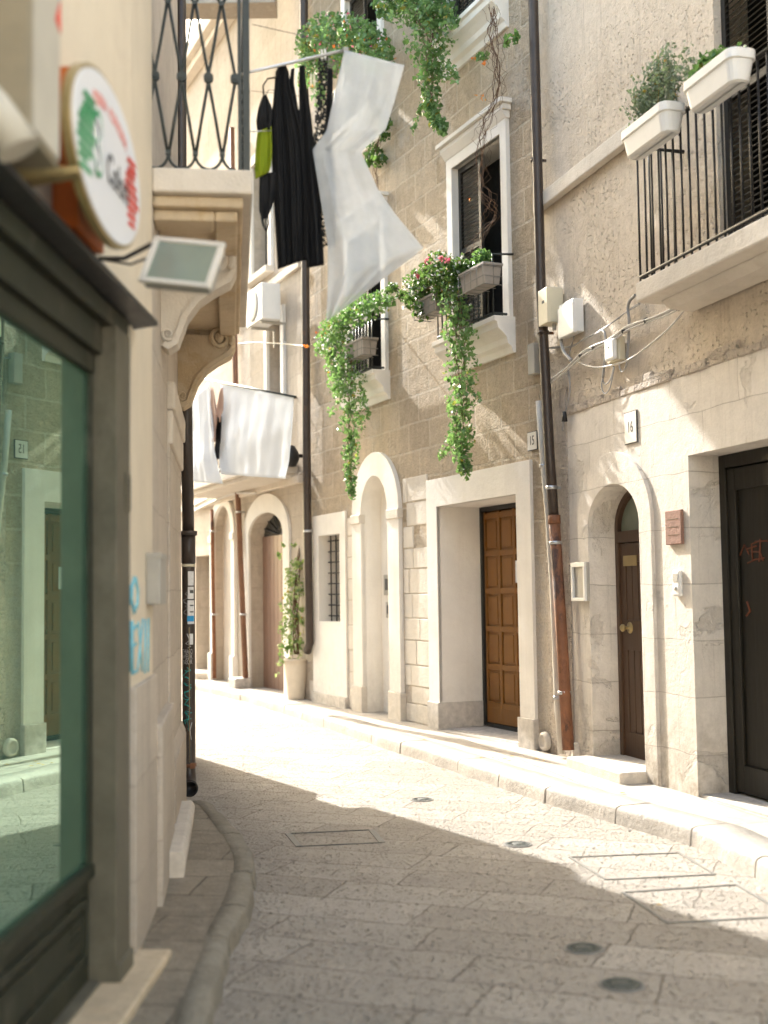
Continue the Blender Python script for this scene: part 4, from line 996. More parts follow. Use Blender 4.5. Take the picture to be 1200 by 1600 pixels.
cable('conduit', 'grey hanging conduit with two white wire loops left of the small white box', F16, [([(938, 516), (944, 519), (946, 530), (945, 562), (942, 590)], .012, .04), ([(942, 590), (943, 598), (948, 600), (955, 590), (959, 572)], .006, .04), ([(941, 592), (940, 605), (945, 615), (953, 606), (960, 573)], .006, .05)], M['cable'], 'conduit')
cable('conduit', 'curved grey conduit dropping from the balcony corner past the small white box', F16, [([(993, 461), (984, 470), (981, 482), (983, 502), (982, 531), (980, 562)], .013, .04), ([(980, 562), (977, 575), (972, 581), (968, 574), (968, 566)], .007, .05)], M['cable'], 'conduit')
cable('hose', 'grey corrugated hose looping down from the beige box', F16, [([(874, 507), (876, 531), (882, 551), (893, 563)], .017, .08)], M['cable'], 'hose')
t = cable('cable', 'loose grey cable end with black plug hanging over the arched door wall', F16, [([(886, 573), (890, 592), (890, 614), (885, 638), (881, 655), (879, 673)], .011, .04), ([(888, 560), (893, 540), (897, 525)], .006, .04)], M['cable'])
c = F16.P(882, 650, .05); m = MB(); m.tube([c+Vector((0, 0, .04)), c-Vector((0, 0, .05))], [.018, .028], 8); m.build('plug', M['iron'], t)
cable('cable', 'grey twisted cable slung across the far facade below the white air conditioner', F13, [([(372, 537), (395, 535), (420, 536), (450, 538), (476, 541)], .009, .3)], M['green_iron'])
cable('cable', 'pale conduit running across the far wall under the washing balcony', F13, [([(300, 800), (330, 785), (362, 772), (395, 770), (400, 771)], .02, .12), ([(302, 790), (330, 776), (364, 764)], .018, .12)], M['cable_white'])
# small box on the pipe, left
wallbox('junction_box', 'slim grey box tucked behind the brown downpipe above plate 15', 'electrical box', F15, 846, 584, .08, .12, .3, M['grey_plastic'])
# air conditioner
u, z = F13.px(441, 500, .1); t = thing('air_conditioner', 'white air conditioner unit mounted on the far cream facade', 'air conditioner', F13, (u, 0, z))
m = MB(); m.box(u, u+.78, .12, .42, z, z+.56); m.build('casing', M['white'], t, .015)
m = MB(); m.lathe((u+.44, .42, z+.28), [(.24, -.01), (.24, .012), (.21, .018), (.06, .02), (0, .02)], 24, 1); m.build('fan_grille', M['grey_plastic'], t)
for k in (.12, .6):
    m = MB(); m.box(u+k, u+k+.03, 0, .4, z-.04, z-.005); m.box(u+k, u+k+.03, 0, .03, z-.3, z-.04); m.build('bracket', M['grey_plastic'], t)
# number plates, plaque, intercom, letter box
def plate(text, label, F, x, y, hw, hh, w=.0, size=.13):
    u, z = F.px(x, y, w); t = thing('house_number', label, 'number plate', F, (u, w, z-hh))
    m = MB(); m.box(u-hw-.008, u+hw+.008, w, w+.01, z-hh-.008, z+hh+.008); m.build('border', M['ink'], t)
    m = MB(); m.box(u-hw, u+hw, w+.004, w+.014, z-hh, z+hh); m.build('tile', M['plate'], t)
    text_mesh(text, size, 'number', M['ink'], t, u, w+.0145, z, sx=.75); return t
plate('15', 'white house number plate reading 15 beside the slim off white pipe', F15, 833, 689, .085, .085, .005)
plate('16', 'white house number plate reading 16 above the arched door', F16, 987, 668, .1, .125, .0)
u, z = F16.px(1057, 824); t = thing('plaque', 'square terracotta plaque on the wall right of the arched door', 'plaque', F16, (u, 0, z-.12))
m = MB(); m.box(u-.12, u+.12, .003, .03, z-.13, z+.13); m.build('tile', M['terracotta'], t, .006)
for k in range(3):
    m = MB(); m.box(u-.08, u+.08, .03, .032, z+.06-.06*k, z+.064-.06*k); m.build('engraved_line', M['brown_pipe'], t)
u, z = F16.px(1062, 911); t = thing('intercom', 'small white intercom on the wall right of the arched door', 'intercom', F16, (u, 0, z-.09))
m = MB(); m.box(u-.055, u+.055, 0, .035, z-.1, z+.1); m.build('casing', M['white'], t, .015)
m = MB(); m.box(u-.035, u+.035, .034, .038, z+.01, z+.07); m.build('name_card', M['grey_plastic'], t)
m = MB(); m.lathe((u, .035, z-.04), [(.016, 0), (.016, .008), (0, .01)], 12, 1); m.build('button', M['grey_plastic'], t)
u, z = F16.px(907, 909, .05); t = thing('letter_box', 'grey metal letter box left of the arched door', 'letter box', F16, (u, 0, z-.15))
m = MB(); m.box(u-.15, u+.13, .03, .06, z-.17, z+.17); m.build('box', M['grey_plastic'], t, .006)
m = MB(); m.box(u-.15, u+.13, .06, .085, z+.13, z+.17); m.box(u-.15, u-.12, .06, .085, z-.17, z+.13); m.box(u+.1, u+.13, .06, .085, z-.17, z+.13); m.box(u-.12, u+.1, .06, .085, z-.17, z-.14); m.build('rim', M['white'], t, .004)
# water meter hatch and stub by the pipes
u, z = F15.px(852, 1158, .02); t = thing('drain_cap', 'round stone coloured drain cap low on the wall left of the pipes', 'drain cap', F15, (u, .02, z-.08))
m = MB(); m.lathe((.06, .02, z), [(.09, 0), (.09, .03), (.06, .05), (.05, .03), (0, .03)], 20, 1); m.build('cap', M['lime'], t)
c = ground(904, 1188, ZP); m = MB(); m.prism([(-.07, 0), (.07, 0), (.06, .14), (.03, .17), (-.05, .15)], -.05, .05)
m.v = [v+c for v in m.v]; single(m, 'stone_stub', M['lime'], 'little worn stone stub standing at the foot of the rusty downpipe', 'stone', WORLD, tuple(c), bevel=.015)
# niche devices
for (x, y, s, lb) in ((609, 914, .13, 'larger framed intercom panel set in the arched niche, upper of two'), (611, 953, .1, 'small square bell panel in the arched niche, lower of two')):
    u, z = F15.px(x, y, -nd); u = max(u, nr+s*.8)
    t = thing('intercom', lb, 'intercom', F15, (u, -nd, z-s)); m = MB(); m.box(u-s, u+s, -nd, -nd+.03, z-s, z+s); m.build('frame', M['grey_plastic'], t, .006)
    m = MB(); m.box(u-s*.55, u+s*.55, -nd+.03, -nd+.036, z-s*.5, z+s*.6); m.build('panel', M['ink'], t)
# round lamp on the far wall, small items
u, z = F13.px(462, 712, .1); t = thing('wall_lamp', 'small dark round wall lamp beside the far washing', 'wall lamp', F13, (u, 0, z-.15))
m = MB(); m.tube([(u, 0, z), (u, .15, z)], .03, 8); m.build('arm', M['iron'], t)
m = MB(); m.lathe((u, .18, z-.16), [(.0, .32), (.06, .3), (.12, .2), (.13, .1), (.08, .0), (0, 0)], 16, 2); m.build('shade', M['iron'], t)
# ------------------------------------------------------------ street covers
def cover_round(x, y, r, label):
    c = ground(x, y, 0); t = thing('manhole_cover', label, 'manhole cover', WORLD, tuple(c), 'small round iron covers in the paving')
    m = MB(); m.lathe(c, [(r+.014, .001), (r+.013, .006), (r+.003, .007), (r+.002, .003)], 32); m.build('collar', M['cover_frame'], t)
    m = MB(); m.lathe(c, [(r, .002), (r, .009), (r-.012, .009), (r-.014, .006), (r*.45, .006), (r*.43, .009), (.0, .009)], 32)
    for k in range(10): a_ = R(36*k); m.box(r*.5, r*.88, -.0025, .0025, .006, .0095, Matrix.Translation(c) @ Matrix.Rotation(a_, 4, 'Z'))
    m.build('lid', M['manhole'], t)
cover_round(912, 1483, .078, 'dark round iron cover in the shaded paving, farther of the pair')
cover_round(971, 1540, .082, 'dark round iron cover nearest the camera')
cover_round(809, 1320, .08, 'pale round cover on the edge of the street shadow')
cover_round(659, 1250, .08, 'small round cover in the bright paving near the kerb')
def frame_cover(pts, label, w=.018, sides=(0, 1, 2, 3)):
    g_ = [ground(x, y, 0) for x, y in pts]; c = sum(g_, Vector((0, 0, 0)))/4
    t = thing('access_cover', label, 'access cover', WORLD, tuple(c))
    for k in sides:
        a, b = g_[k], g_[(k+1) % 4]; d = (b-a).normalized(); n = Vector((-d.y, d.x, 0))*w; m = MB()
        vs = [a-n, b-n, b+n, a+n]; m.add([v+Vector((0, 0, h)) for h in (.0, .006) for v in vs], [(0, 1, 2, 3), (7, 6, 5, 4), (0, 4, 5, 1), (1, 5, 6, 2), (2, 6, 7, 3), (3, 7, 4, 0)]); m.build('frame_bar', M['cover_frame'], t)
    return t, g_
t, g_ = frame_cover([(450, 1303), (580, 1297), (597, 1317), (467, 1323)], 'paved access cover with dark metal ends in the shaded street', .02, (1, 3))
for k_ in (0, 2):
    a, b = g_[k_], g_[(k_+1) % 4]; n = Vector((0, .005, 0)); m = MB(); vs = [a-n, b-n, b+n, a+n]; m.add([v+Vector((0, 0, h)) for h in (.0, .0045) for v in vs], [(0, 1, 2, 3), (7, 6, 5, 4), (0, 4, 5, 1), (1, 5, 6, 2), (2, 6, 7, 3), (3, 7, 4, 0)]); m.build('seam', M['manhole'], t)
frame_cover([(890, 1340), (1060, 1333), (1117, 1367), (947, 1375)], 'grey framed paved cover, farther of the two by the sunny kerb', .008)
frame_cover([(973, 1395), (1150, 1383), (1235, 1432), (1043, 1443)], 'grey framed paved cover, nearer of the two by the sunny kerb', .008)
# fallen leaves
def leaf_label(x, y, onw):
    if y > 1400: return 'lone yellow leaf on the paving beside the framed covers'
    if x < 620: return 'yellow leaf on the far pavement near the arched niche' if onw else 'yellow leaf in the far sunny gutter below the arched niche'
    if onw and 760 < x < 860: return 'yellow leaf in the little drift on the pavement left of the downpipes'
    if onw: return 'yellow leaf lying on the pavement in front of a doorway'
    return 'yellow leaf in the gutter in front of the orange brown door' if x < 800 else 'yellow leaf in the sunny gutter in front of the arched door'
random.seed(5)
spots = [(663, 1157), (700, 1192), (752, 1186), (783, 1183), (788, 1187), (795, 1190), (800, 1183), (778, 1189), (770, 1186), (693, 1204), (752, 1216), (592, 1152), (980, 1285), (1108, 1303), (1030, 1417), (1000, 1281), (850, 1190), (838, 1187), (560, 1160), (905, 1262), (973, 1241), (610, 1157), (640, 1175), (1085, 1306)]
for (x, y) in spots:
    onw = (y < 1192 and x > 740) or (x, y) in ((663, 1157), (973, 1241), (592, 1152)); c = ground(x, y, ZP if onw else 0); s = random.uniform(.018, .03); a = random.uniform(0, 6.3)
    m = MB(); m.add([(0, -s, .003), (s*.6, 0, .008), (0, s*1.1, .004), (-s*.6, 0, .01)], [(0, 1, 2), (0, 2, 3)])
    m.v = [Matrix.Rotation(a, 4, 'Z') @ v+c+Vector((0, 0, .006)) for v in m.v]
    single(m, 'fallen_leaf', M['dry_leaf'], leaf_label(x, y, onw), 'leaf', WORLD, tuple(c), 'fallen leaves along the kerb')
# ------------------------------------------------------------ left: sign, floodlight, letter plate, graffiti
cu0, cz0 = FA.px(165, 117, .2); _, cz1 = FA.px(165, 358, .2); ua, ub = FA.px(222, 300, .2)[0], FA.px(104, 200, .2)[0]
cu = (ua+ub)/2-.02; czc = FA.px(163, 238, .2)[1]; rx = (ub-ua)/2*.93; rzv = (cz0-cz1)/2*1.04; print('sign', cu, czc, rx, rzv)
t = thing('shop_sign', 'white oval shop sign with green and red paint strokes on the cream wall', 'shop sign', FA, (cu, 0, czc-rzv))
def ell(r1, r2, n=48): return [(cu+r1*math.cos(2*math.pi*i/n), czc+r2*math.sin(2*math.pi*i/n)) for i in range(n)]
m = MB(); m.prism(ell(rx, rzv), .165, .195); m.build('rim', M['gold'], t, .006)
m = MB(); m.prism(ell(rx-.015, rzv-.015), .19, .2); m.build('face', M['sign_white'], t)
m = MB(); o0, oz0 = FA.px(150, 375, .06)[0], hood_z+.07; m.box(o0, FA.px(95, 200, .03)[0], .0, .09, FA.px(150, 384, .09)[1], FA.px(95, 102, .03)[1]); m.build('orange_backing', M['orange'], t, .006)
def brush(x0, x1, z0, z1, n, sl, seed):                             # ragged paint strokes
    random.seed(seed); m = MB()
    for i in range(n):
        f = i/(n-1); zc_ = z0+(z1-z0)*f; L_ = (x1-x0)*(1-.35*abs(f-.5)*2)*random.uniform(.75, 1.08); xc = (x0+x1)/2+random.uniform(-.02, .02)+sl*(f-.5)
        h = (z1-z0)/n*.75; y_ = .2005+.0004*i
        m.prism([(cu-xc+L_/2, czc+zc_-h*.7), (cu-xc+L_/2-.02, czc+zc_+h*.5), (cu-xc-L_/2+.01, czc+zc_+h*.9), (cu-xc-L_/2, czc+zc_-h*.1)], y_, y_+.0004)
    return m
brush(-.43, -.2, -.14, .1, 9, .05, 2).build('green_stroke', M['green_paint'], t)
brush(.2, .42, -.13, .1, 9, -.04, 4).build('red_stroke', M['red_paint'], t)
text_mesh('3', .32, 'lettering_outline', M['green_paint'], t, cu+.17, .2055, czc-.02, ext=.0006, sx=.75); text_mesh('3', .27, 'lettering', M['sign_white'], t, cu+.172, .2065, czc-.02, ext=.0006, sx=.72)
text_mesh('Colori', .15, 'lettering', M['ink'], t, cu-.085, .2058, czc-.04, ext=.0006, sx=.8, shear=.15)
for k, ch in enumerate('PIZZERIA  ROSTICCERIA'):
    if ch == ' ': continue
    a = (k-10)/10*.62; text_mesh(ch, .058, 'lettering', M['red_faint'], t, cu-math.sin(a)*rx*.78, .2008, czc+.02+math.cos(a)*rzv*.52, ext=.0005, rot=-a*.35)
# floodlight
fc = atY(285, 411, 4.55); t = thing('floodlight', 'grey floodlight on an arm below the oval sign', 'floodlight', WORLD, tuple(fc))
Mf = Matrix.Translation(fc) @ Matrix.Rotation(R(14), 4, 'Y') @ Matrix.Rotation(R(-22), 4, 'X') @ Matrix.Rotation(R(-12), 4, 'Z')
m = MB(); m.box(-.135, .135, .0, .05, -.1, .1, Mf); m.box(-.09, .09, .05, .085, -.06, .06, Mf); m.build('housing', M['grey_plastic'], t, .01)
m = MB()
for b_ in ((-.145, .145, .088, .108), (-.145, .145, -.108, -.088), (-.145, -.12, -.088, .088), (.12, .145, -.088, .088)): m.box(b_[0], b_[1], -.012, .006, b_[2], b_[3], Mf)
m.build('rim', M['white_pipe'], t, .004)
m = MB(); m.box(-.12, .12, -.006, -.002, -.088, .088, Mf); m.build('glass', M['lamp_glass'], t)
ar0 = FA.world(.55, 0, hood_z+.12); top = Mf @ Vector((-.12, .03, .1))
m = MB(); m.tube([ar0, ar0+Vector((.1, 0, .0)), top+Vector((-.03, 0, .01)), top], .009, 8); m.tube([ar0, (ar0+top)/2-Vector((0, 0, .05)), top-Vector((0, 0, .03))], .005, 6)
m.build('arm', M['iron'], t)
# projecting box sign and ledge at the very left
bx = FA.px(95, 200, .18)[0]
sbz = 2.93; sa = FA.px(95, 200, .18)[0]; sb_ = FA.px(50, 200, .18)[0]
t = thing('sign_box', 'pale box sign cut by the upper left corner of the picture', 'sign box', FA, (sa, 0, sbz))
m = MB(); m.box(sa, sb_, 0, .175, sbz, 3.8); m.build('casing', M['tan_metal'], t, .008)
m = MB(); m.box(sa+.015, sb_-.015, .175, .182, sbz+.02, 3.78); m.build('face_panel', M['pale_metal'], t, .004)
m = MB(); m.prism([(sa+.02, 3.44), (sa+.12, 3.5), (sa+.04, 3.6)], .182, .184); m.build('blue_mark', M['sticker_blue'], t)
m = MB(); m.prism([(sa+.015, 3.34), (sa+.07, 3.36), (sa+.02, 3.44)], .182, .184); m.build('red_mark', M['red_paint'], t)
Yb = 3.72; ba, bb_ = atY(-8, 288, Yb), atY(125, 270, Yb)
m = MB(); m.add([ba+Vector((0, -.05, -.012)), bb_+Vector((0, -.03, -.008)), bb_+Vector((0, .03, -.008)), ba+Vector((0, .05, -.012)), ba+Vector((0, -.05, .035)), bb_+Vector((0, -.03, .012)), bb_+Vector((0, .03, .012)), ba+Vector((0, .05, .035))], [(0, 3, 2, 1), (4, 5, 6, 7), (0, 1, 5, 4), (1, 2, 6, 5), (2, 3, 7, 6), (3, 0, 4, 7)])
single(m, 'awning_bracket', M['gold'], 'tan metal awning bracket crossing in front of the orange backing', 'bracket', WORLD, bevel=.004)
s0_, s1_ = atY(-30, 130, 3.2), atY(30, 235, 3.22)
t = thing('spotlight', 'white cone shaped spotlight at the left edge below the box sign', 'spotlight', WORLD, tuple(s1_))
m = MB(); m.tube([s0_, s0_.lerp(s1_, .3), s1_], [.03, .045, .062], 16); m.build('shade', M['pale_metal'], t)
m = MB(); m.tube([s0_, s0_+Vector((-.06, .1, .03))], .012, 8); m.build('arm', M['iron'], t)
# things on the cream strip
def fcbox(x0, x1, y0, y1, w, w0=0.0):
    (ua_, za_), (ub_, zb_) = FC.px(x0, y0, w0), FC.px(x1, y1, w0); return min(ua_, ub_), max(ua_, ub_), min(za_, zb_), max(za_, zb_)
a, b, c, d = fcbox(228, 238, 866, 944, 0); 
t = thing('letter_plate', 'flat grey metal letter box fixed to the cream wall above the blue scribble', 'letter box', FC, (a, 0, c))
m = MB(); m.box(a, a+.3, .0, .07, c, d); m.build('box', M['grey_plastic'], t, .008); m = MB(); m.box(a-.003, a+.303, .0, .075, d-.02, d+.006); m.build('lid', M['grey_plastic'], t, .003)
m = MB()
def sp(pts, r=.008):
    m.tube([Vector((FC.px(x, y)[0], .001, FC.px(x, y)[1])) for x, y in pts], r, 5)
sp([(209, 903), (204.5, 918), (204.5, 940), (208, 956), (213, 945), (214, 922), (210, 903)], .011)
sp([(205, 970), (205, 1050)], .01); sp([(205, 985), (213, 978)], .01); sp([(205, 1012), (212, 1006)]); sp([(205, 1052), (214, 1048)], .009)
sp([(215, 972), (221, 1048)], .008); sp([(222, 968), (214, 1046)], .008); sp([(226, 968), (225, 1052)], .008); sp([(231, 966), (230, 1050)], .008)
m.build('blue_graffiti', M['blue_spray'], BA)
# ------------------------------------------------------------ washing
def interp(P_, t):
    n = len(P_)-1; x = t*n; i = min(int(x), n-1); f = x-i; a, b = P_[i], P_[i+1]; return (a[0]+(b[0]-a[0])*f, a[1]+(b[1]-a[1])*f)
def cloth(name, Lp, Rp, Y, amp, freq, mat, label, cat, nu=40, nv=48, seed=1, group=None, drift=0, tilt=0, thick=.003, fine=.3, wall=None):
    random.seed(seed); ph = [random.uniform(0, 6) for _ in range(6)]; m = MB(); vs = []
    for j in range(nv+1):
        tv = j/nv; l = interp(Lp, tv); r = interp(Rp, tv)
        for i in range(nu+1):
            s = i/nu; x = l[0]+(r[0]-l[0])*s; y = l[1]+(r[1]-l[1])*s
            a = amp*(.35+.65*tv)
            d = a*math.sin(freq*s*6.283+ph[0]+tv*1.3)+a*.5*math.sin(freq*2.3*s*6.283+ph[1]-tv*2.1)+a*fine*math.sin(freq*4.9*s*6.283+ph[2]+tv*4)+a*.5*math.sin(tv*7+ph[3]+s*3)+a*fine*.5*math.sin(tv*19+s*11+ph[4])
            if wall: q_ = wall.P(x, y, Y); vs.append(wall.world(q_.x, Y+d, q_.z))
            else: vs.append(atY(x, y, Y+d+drift*tv+tilt*s))
    W = nu+1; m.add(vs, [(j*W+i, j*W+i+1, (j+1)*W+i+1, (j+1)*W+i) for j in range(nv) for i in range(nu)], True); m.recalc = False
    top = vs[nu//2]; o = single(m, name, mat, label, cat, WORLD, tuple(top), group)
    s = o.modifiers.new('thickness', 'SOLIDIFY'); s.thickness = thick; s.offset = 0
    return o
# the drying rack on the left balcony
A_, B_ = atY(393, 112, 6.55), atY(541, 78, 6.6)
t = thing('drying_rack', 'grey drying pole slanting out from the iron balcony with a thin stay wire', 'drying rack', WORLD, tuple(A_))
m = MB(); m.tube([A_+(A_-B_)*.12, A_, B_], .0085, 8); m.build('pole', M['steel'], t)
m = MB(); m.tube([B_-Vector((.02, 0, 0)), B_+Vector((.012, 0, 0))], .015, 10); m.build('end_cap', M['grey_plastic'], t)
m = MB(); m.tube([atY(394, 38, 6.5), atY(470, 55, 6.58), B_+Vector((0, 0, .01))], .002, 5); m.build('stay_wire', M['iron'], t)
m = MB(); m.tube([atY(393, 142, 6.6), atY(470, 150, 6.64), atY(508, 150, 6.66)], .0018, 5); m.build('line', M['iron'], t)
m = MB(); m.tube([atY(388, 206, 6.5), atY(424, 204, 6.56)], .003, 5); m.build('lower_rod', M['steel'], t)
cloth('sheet', [(538, 78), (522, 150), (510, 205), (488, 234), (499, 300), (512, 380), (512, 440), (510, 502)], [(632, 102), (616, 160), (603, 202), (564, 237), (590, 295), (618, 335), (662, 388), (548, 474)], 6.55, .035, .9, M['sheet_sheer'], 'sheer white plastic sheet twisting in the wind at the end of the pole', 'sheet', 46, 90, 3, tilt=.15, fine=.12)
g_l = 'black clothes on the drying pole'
cloth('black_dress', [(438, 99), (431, 112), (429, 135), (424, 185), (424, 220), (427, 300), (430, 352), (434, 421)], [(445, 99), (451, 112), (453, 135), (466, 185), (474, 219), (478, 282), (480, 360), (480, 405)], 6.6, .02, 2.2, M['black_cloth'], 'long black garment hanging nearly straight, leftmost of the long dark pieces', 'garment', 50, 60, 4, g_l, fine=.7)
cloth('black_trousers', [(455, 108), (452, 130), (448, 170), (450, 240), (458, 320), (463, 403)], [(460, 106), (459, 130), (466, 170), (480, 200), (492, 320), (494, 412)], 6.66, .018, 1.8, M['black_cloth'], 'second long black garment, in the middle of the dark pieces', 'garment', 36, 50, 9, g_l, fine=.7)
cloth('black_skirt', [(468, 103), (467, 130), (468, 180), (470, 260), (475, 340), (480, 419)], [(476, 102), (478, 130), (486, 180), (494, 260), (503, 340), (506, 414)], 6.63, .018, 1.6, M['black_cloth'], 'long black garment just left of the lace one', 'garment', 30, 50, 19, g_l, fine=.7)
cloth('lace_garment', [(498, 88), (494, 150), (490, 220), (498, 300), (502, 388)], [(512, 88), (512, 150), (508, 220), (518, 300), (524, 378)], 6.63, .012, 1.5, M['lace'], 'black lace garment partly covered by the sheer sheet', 'garment', 16, 40, 5, g_l)
cloth('black_blouse', [(512, 106), (510, 160), (506, 230), (514, 300), (515, 390)], [(520, 108), (520, 160), (518, 230), (525, 300), (524, 385)], 6.68, .012, 1.3, M['black_cloth'], 'narrow black garment right beside the lace one', 'garment', 14, 34, 6, g_l)
cloth('camisole', [(411, 148), (403, 170), (400, 190), (402, 204)], [(416, 148), (425, 168), (426, 188), (424, 202)], 6.58, .012, 1.5, M['black_cloth'], 'small ragged black top above the lime green cloth', 'garment', 14, 16, 7, g_l)
m = MB(); m.tube([atY(432, 121, 6.6), atY(418, 123, 6.58), atY(411, 134, 6.58), atY(412, 150, 6.58)], .005, 6); m.tube([atY(434, 142, 6.6), atY(420, 140, 6.58), atY(414, 150, 6.58)], .002, 5); single(m, 'shoulder_strap', M['black_cloth'], 'thin looping black strap joining the ragged top to the dress', 'strap')
cloth('green_cloth', [(402, 206), (399, 235), (398, 262), (399, 280)], [(424, 197), (425, 230), (424, 258), (421, 268)], 6.57, .012, 1.4, M['green_cloth'], 'lime green cloth hanging by the balcony corner', 'cloth', 14, 20, 8)
cloth('black_bodice', [(406, 272), (405, 300), (405, 330), (410, 344)], [(430, 268), (430, 300), (426, 322), (418, 340)], 6.6, .012, 1.5, M['black_cloth'], 'black garment with dangling strap below the lime green cloth', 'garment', 14, 20, 10, g_l)
m = MB(); m.tube([atY(409, 340, 6.6), atY(412, 352, 6.6), atY(415, 360, 6.6), atY(419, 350, 6.6), atY(418, 336, 6.6)], .006, 6); single(m, 'dangling_strap', M['black_cloth'], 'black strap loop dangling at the very bottom left of the clothes', 'strap')
for k, (x, y) in enumerate(((503, 84), (508, 83), (486, 122), (491, 122))):
    c = atY(x, y, 6.6); m = MB(); m.box(c.x-.005, c.x+.005, c.y-.012, c.y+.012, c.z-.05 if k > 1 else c.z-.035, c.z+.02); single(m, 'clothes_peg', M['beige_plastic' if k > 1 else 'white'], ['pale peg on the pole above the lace garment, left of two', 'pale peg on the pole above the lace garment, right of two', 'wooden peg holding the black garments, left of two', 'wooden peg holding the black garments, right of two'][k], 'peg', WORLD, tuple(c), 'clothes pegs')
# far washing
Yw = sb+.22
cloth('sheet', [(345, 600), (344, 650), (342, 700), (345, 741)], [(458, 619), (457, 660), (452, 700), (446, 748)], Yw, .02, 1.3, M['sheet_white'], 'large white sheet on the far balcony, right of the brown cloth', 'sheet', 60, 30, 11, 'white washing on the far balcony', wall=F13)
cloth('sheet', [(288, 640), (288, 680), (288, 752)], [(326, 596), (334, 700), (344, 756)], Yw+.12, .035, 1.2, M['sheet_white'], 'white sheet on the far balcony, left of the brown cloth', 'sheet', 30, 30, 12, 'white washing on the far balcony', wall=F13)
cloth('brown_cloth', [(329, 606), (329, 650), (333, 690)], [(334, 604), (339, 650), (338, 690)], Yw+.1, .02, 1, M['brown_cloth'], 'narrow brown cloth between the two far white sheets, left piece', 'cloth', 8, 16, 13, wall=F13)
cloth('brown_cloth', [(345, 606), (340, 630), (340, 650)], [(349, 606), (349, 640), (346, 660)], Yw+.12, .02, 1, M['brown_cloth'], 'narrow brown cloth between the two far white sheets, right piece', 'cloth', 8, 16, 14, wall=F13)
cloth('black_cloth', [(336, 650), (336, 690), (337, 718)], [(346, 650), (345, 690), (341, 716)], Yw+.05, .02, 1, M['black_cloth'], 'black cloth between the two far white sheets', 'cloth', 8, 16, 15, wall=F13)
a_, b_ = [F13.world(*F13.P(x_, y_, Yw)) for x_, y_ in ((318, 592), (462, 620))]
m = MB(); m.tube([a_, b_], .014, 6); single(m, 'washing_line', M['green_iron'], 'green line carrying the far white washing', 'washing line')
# ------------------------------------------------------------ plants
def leaf(mb, c, s, up=None, lobes=False):
    n = Vector((random.gauss(0, 1), random.gauss(0, 1), random.gauss(.3, 1))).normalized()
    t_ = Vector((random.gauss(0, .6), random.gauss(0, .6), random.gauss(-.5, .8))); t_ = (t_-n*t_.dot(n)).normalized(); b = n.cross(t_); f = s*.22
    mb.add([c-t_*s*.5, c+b*s*.45+n*f-t_*s*.05, c+t_*s*.6, c-b*s*.45+n*f-t_*s*.05], [(0, 1, 2), (0, 2, 3)])
def cluster(mb, c, r, n, s, squash=1):
    for _ in range(n):
        d = Vector((random.gauss(0, 1), random.gauss(0, 1), random.gauss(0, 1)*squash)).normalized()*r*random.random()**.45
        leaf(mb, c+d, s*min(1.5, max(.35, random.gauss(.85, .3))))
def garland(path, rad, n, s, mb, tips=6, jit=.3):
    L = [(b-a).length for a, b in zip(path, path[1:])]; T = sum(L)
    for _ in range(n):
        x = random.random()*T; i = 0
        while x > L[i] and i < len(L)-1: x -= L[i]; i += 1
        f = x/L[i]; c = path[i].lerp(path[i+1], f); r = rad[i]+(rad[i+1]-rad[i])*f
        lump = .7+.6*abs(math.sin(c.z*9+c.x*4)); a = random.uniform(0, 6.283); rr = r*lump*random.random()**.6
        leaf(mb, c+Vector((math.cos(a)*rr, math.sin(a)*rr, random.gauss(0, .03))), s*min(1.5, max(.3, random.gauss(.82, .32))))
def stems(path, rad, k, r, mb, wob=.5):
    for j in range(k):
        ph = random.uniform(0, 6.28); pts = []
        for i in range(len(path)-1):
            for q_ in range(4):
                f = q_/4; c = path[i].lerp(path[i+1], f); rr = (rad[i]+(rad[i+1]-rad[i])*f)*wob
                a = ph+(i*4+q_)*.45+random.uniform(-.3, .3); rr *= random.uniform(.5, 1.2); pts.append(c+Vector((math.cos(a)*rr, math.sin(a)*rr, random.uniform(-.02, .02))))
        pts.append(path[-1]); mb.tube(pts, [r*(1-.6*k_/len(pts)) for k_ in range(len(pts))], 5)
def plant(name, label, cat, F, parts, at, group=None):
    t = thing(name, label, cat, F, tuple(at), group)
    for nm, mb, mat in parts:
        mb.recalc = False; o = mb.build(nm, mat, t)
        if 'flower' in nm or 'leaves' in nm: o['kind'] = 'stuff'
    return t
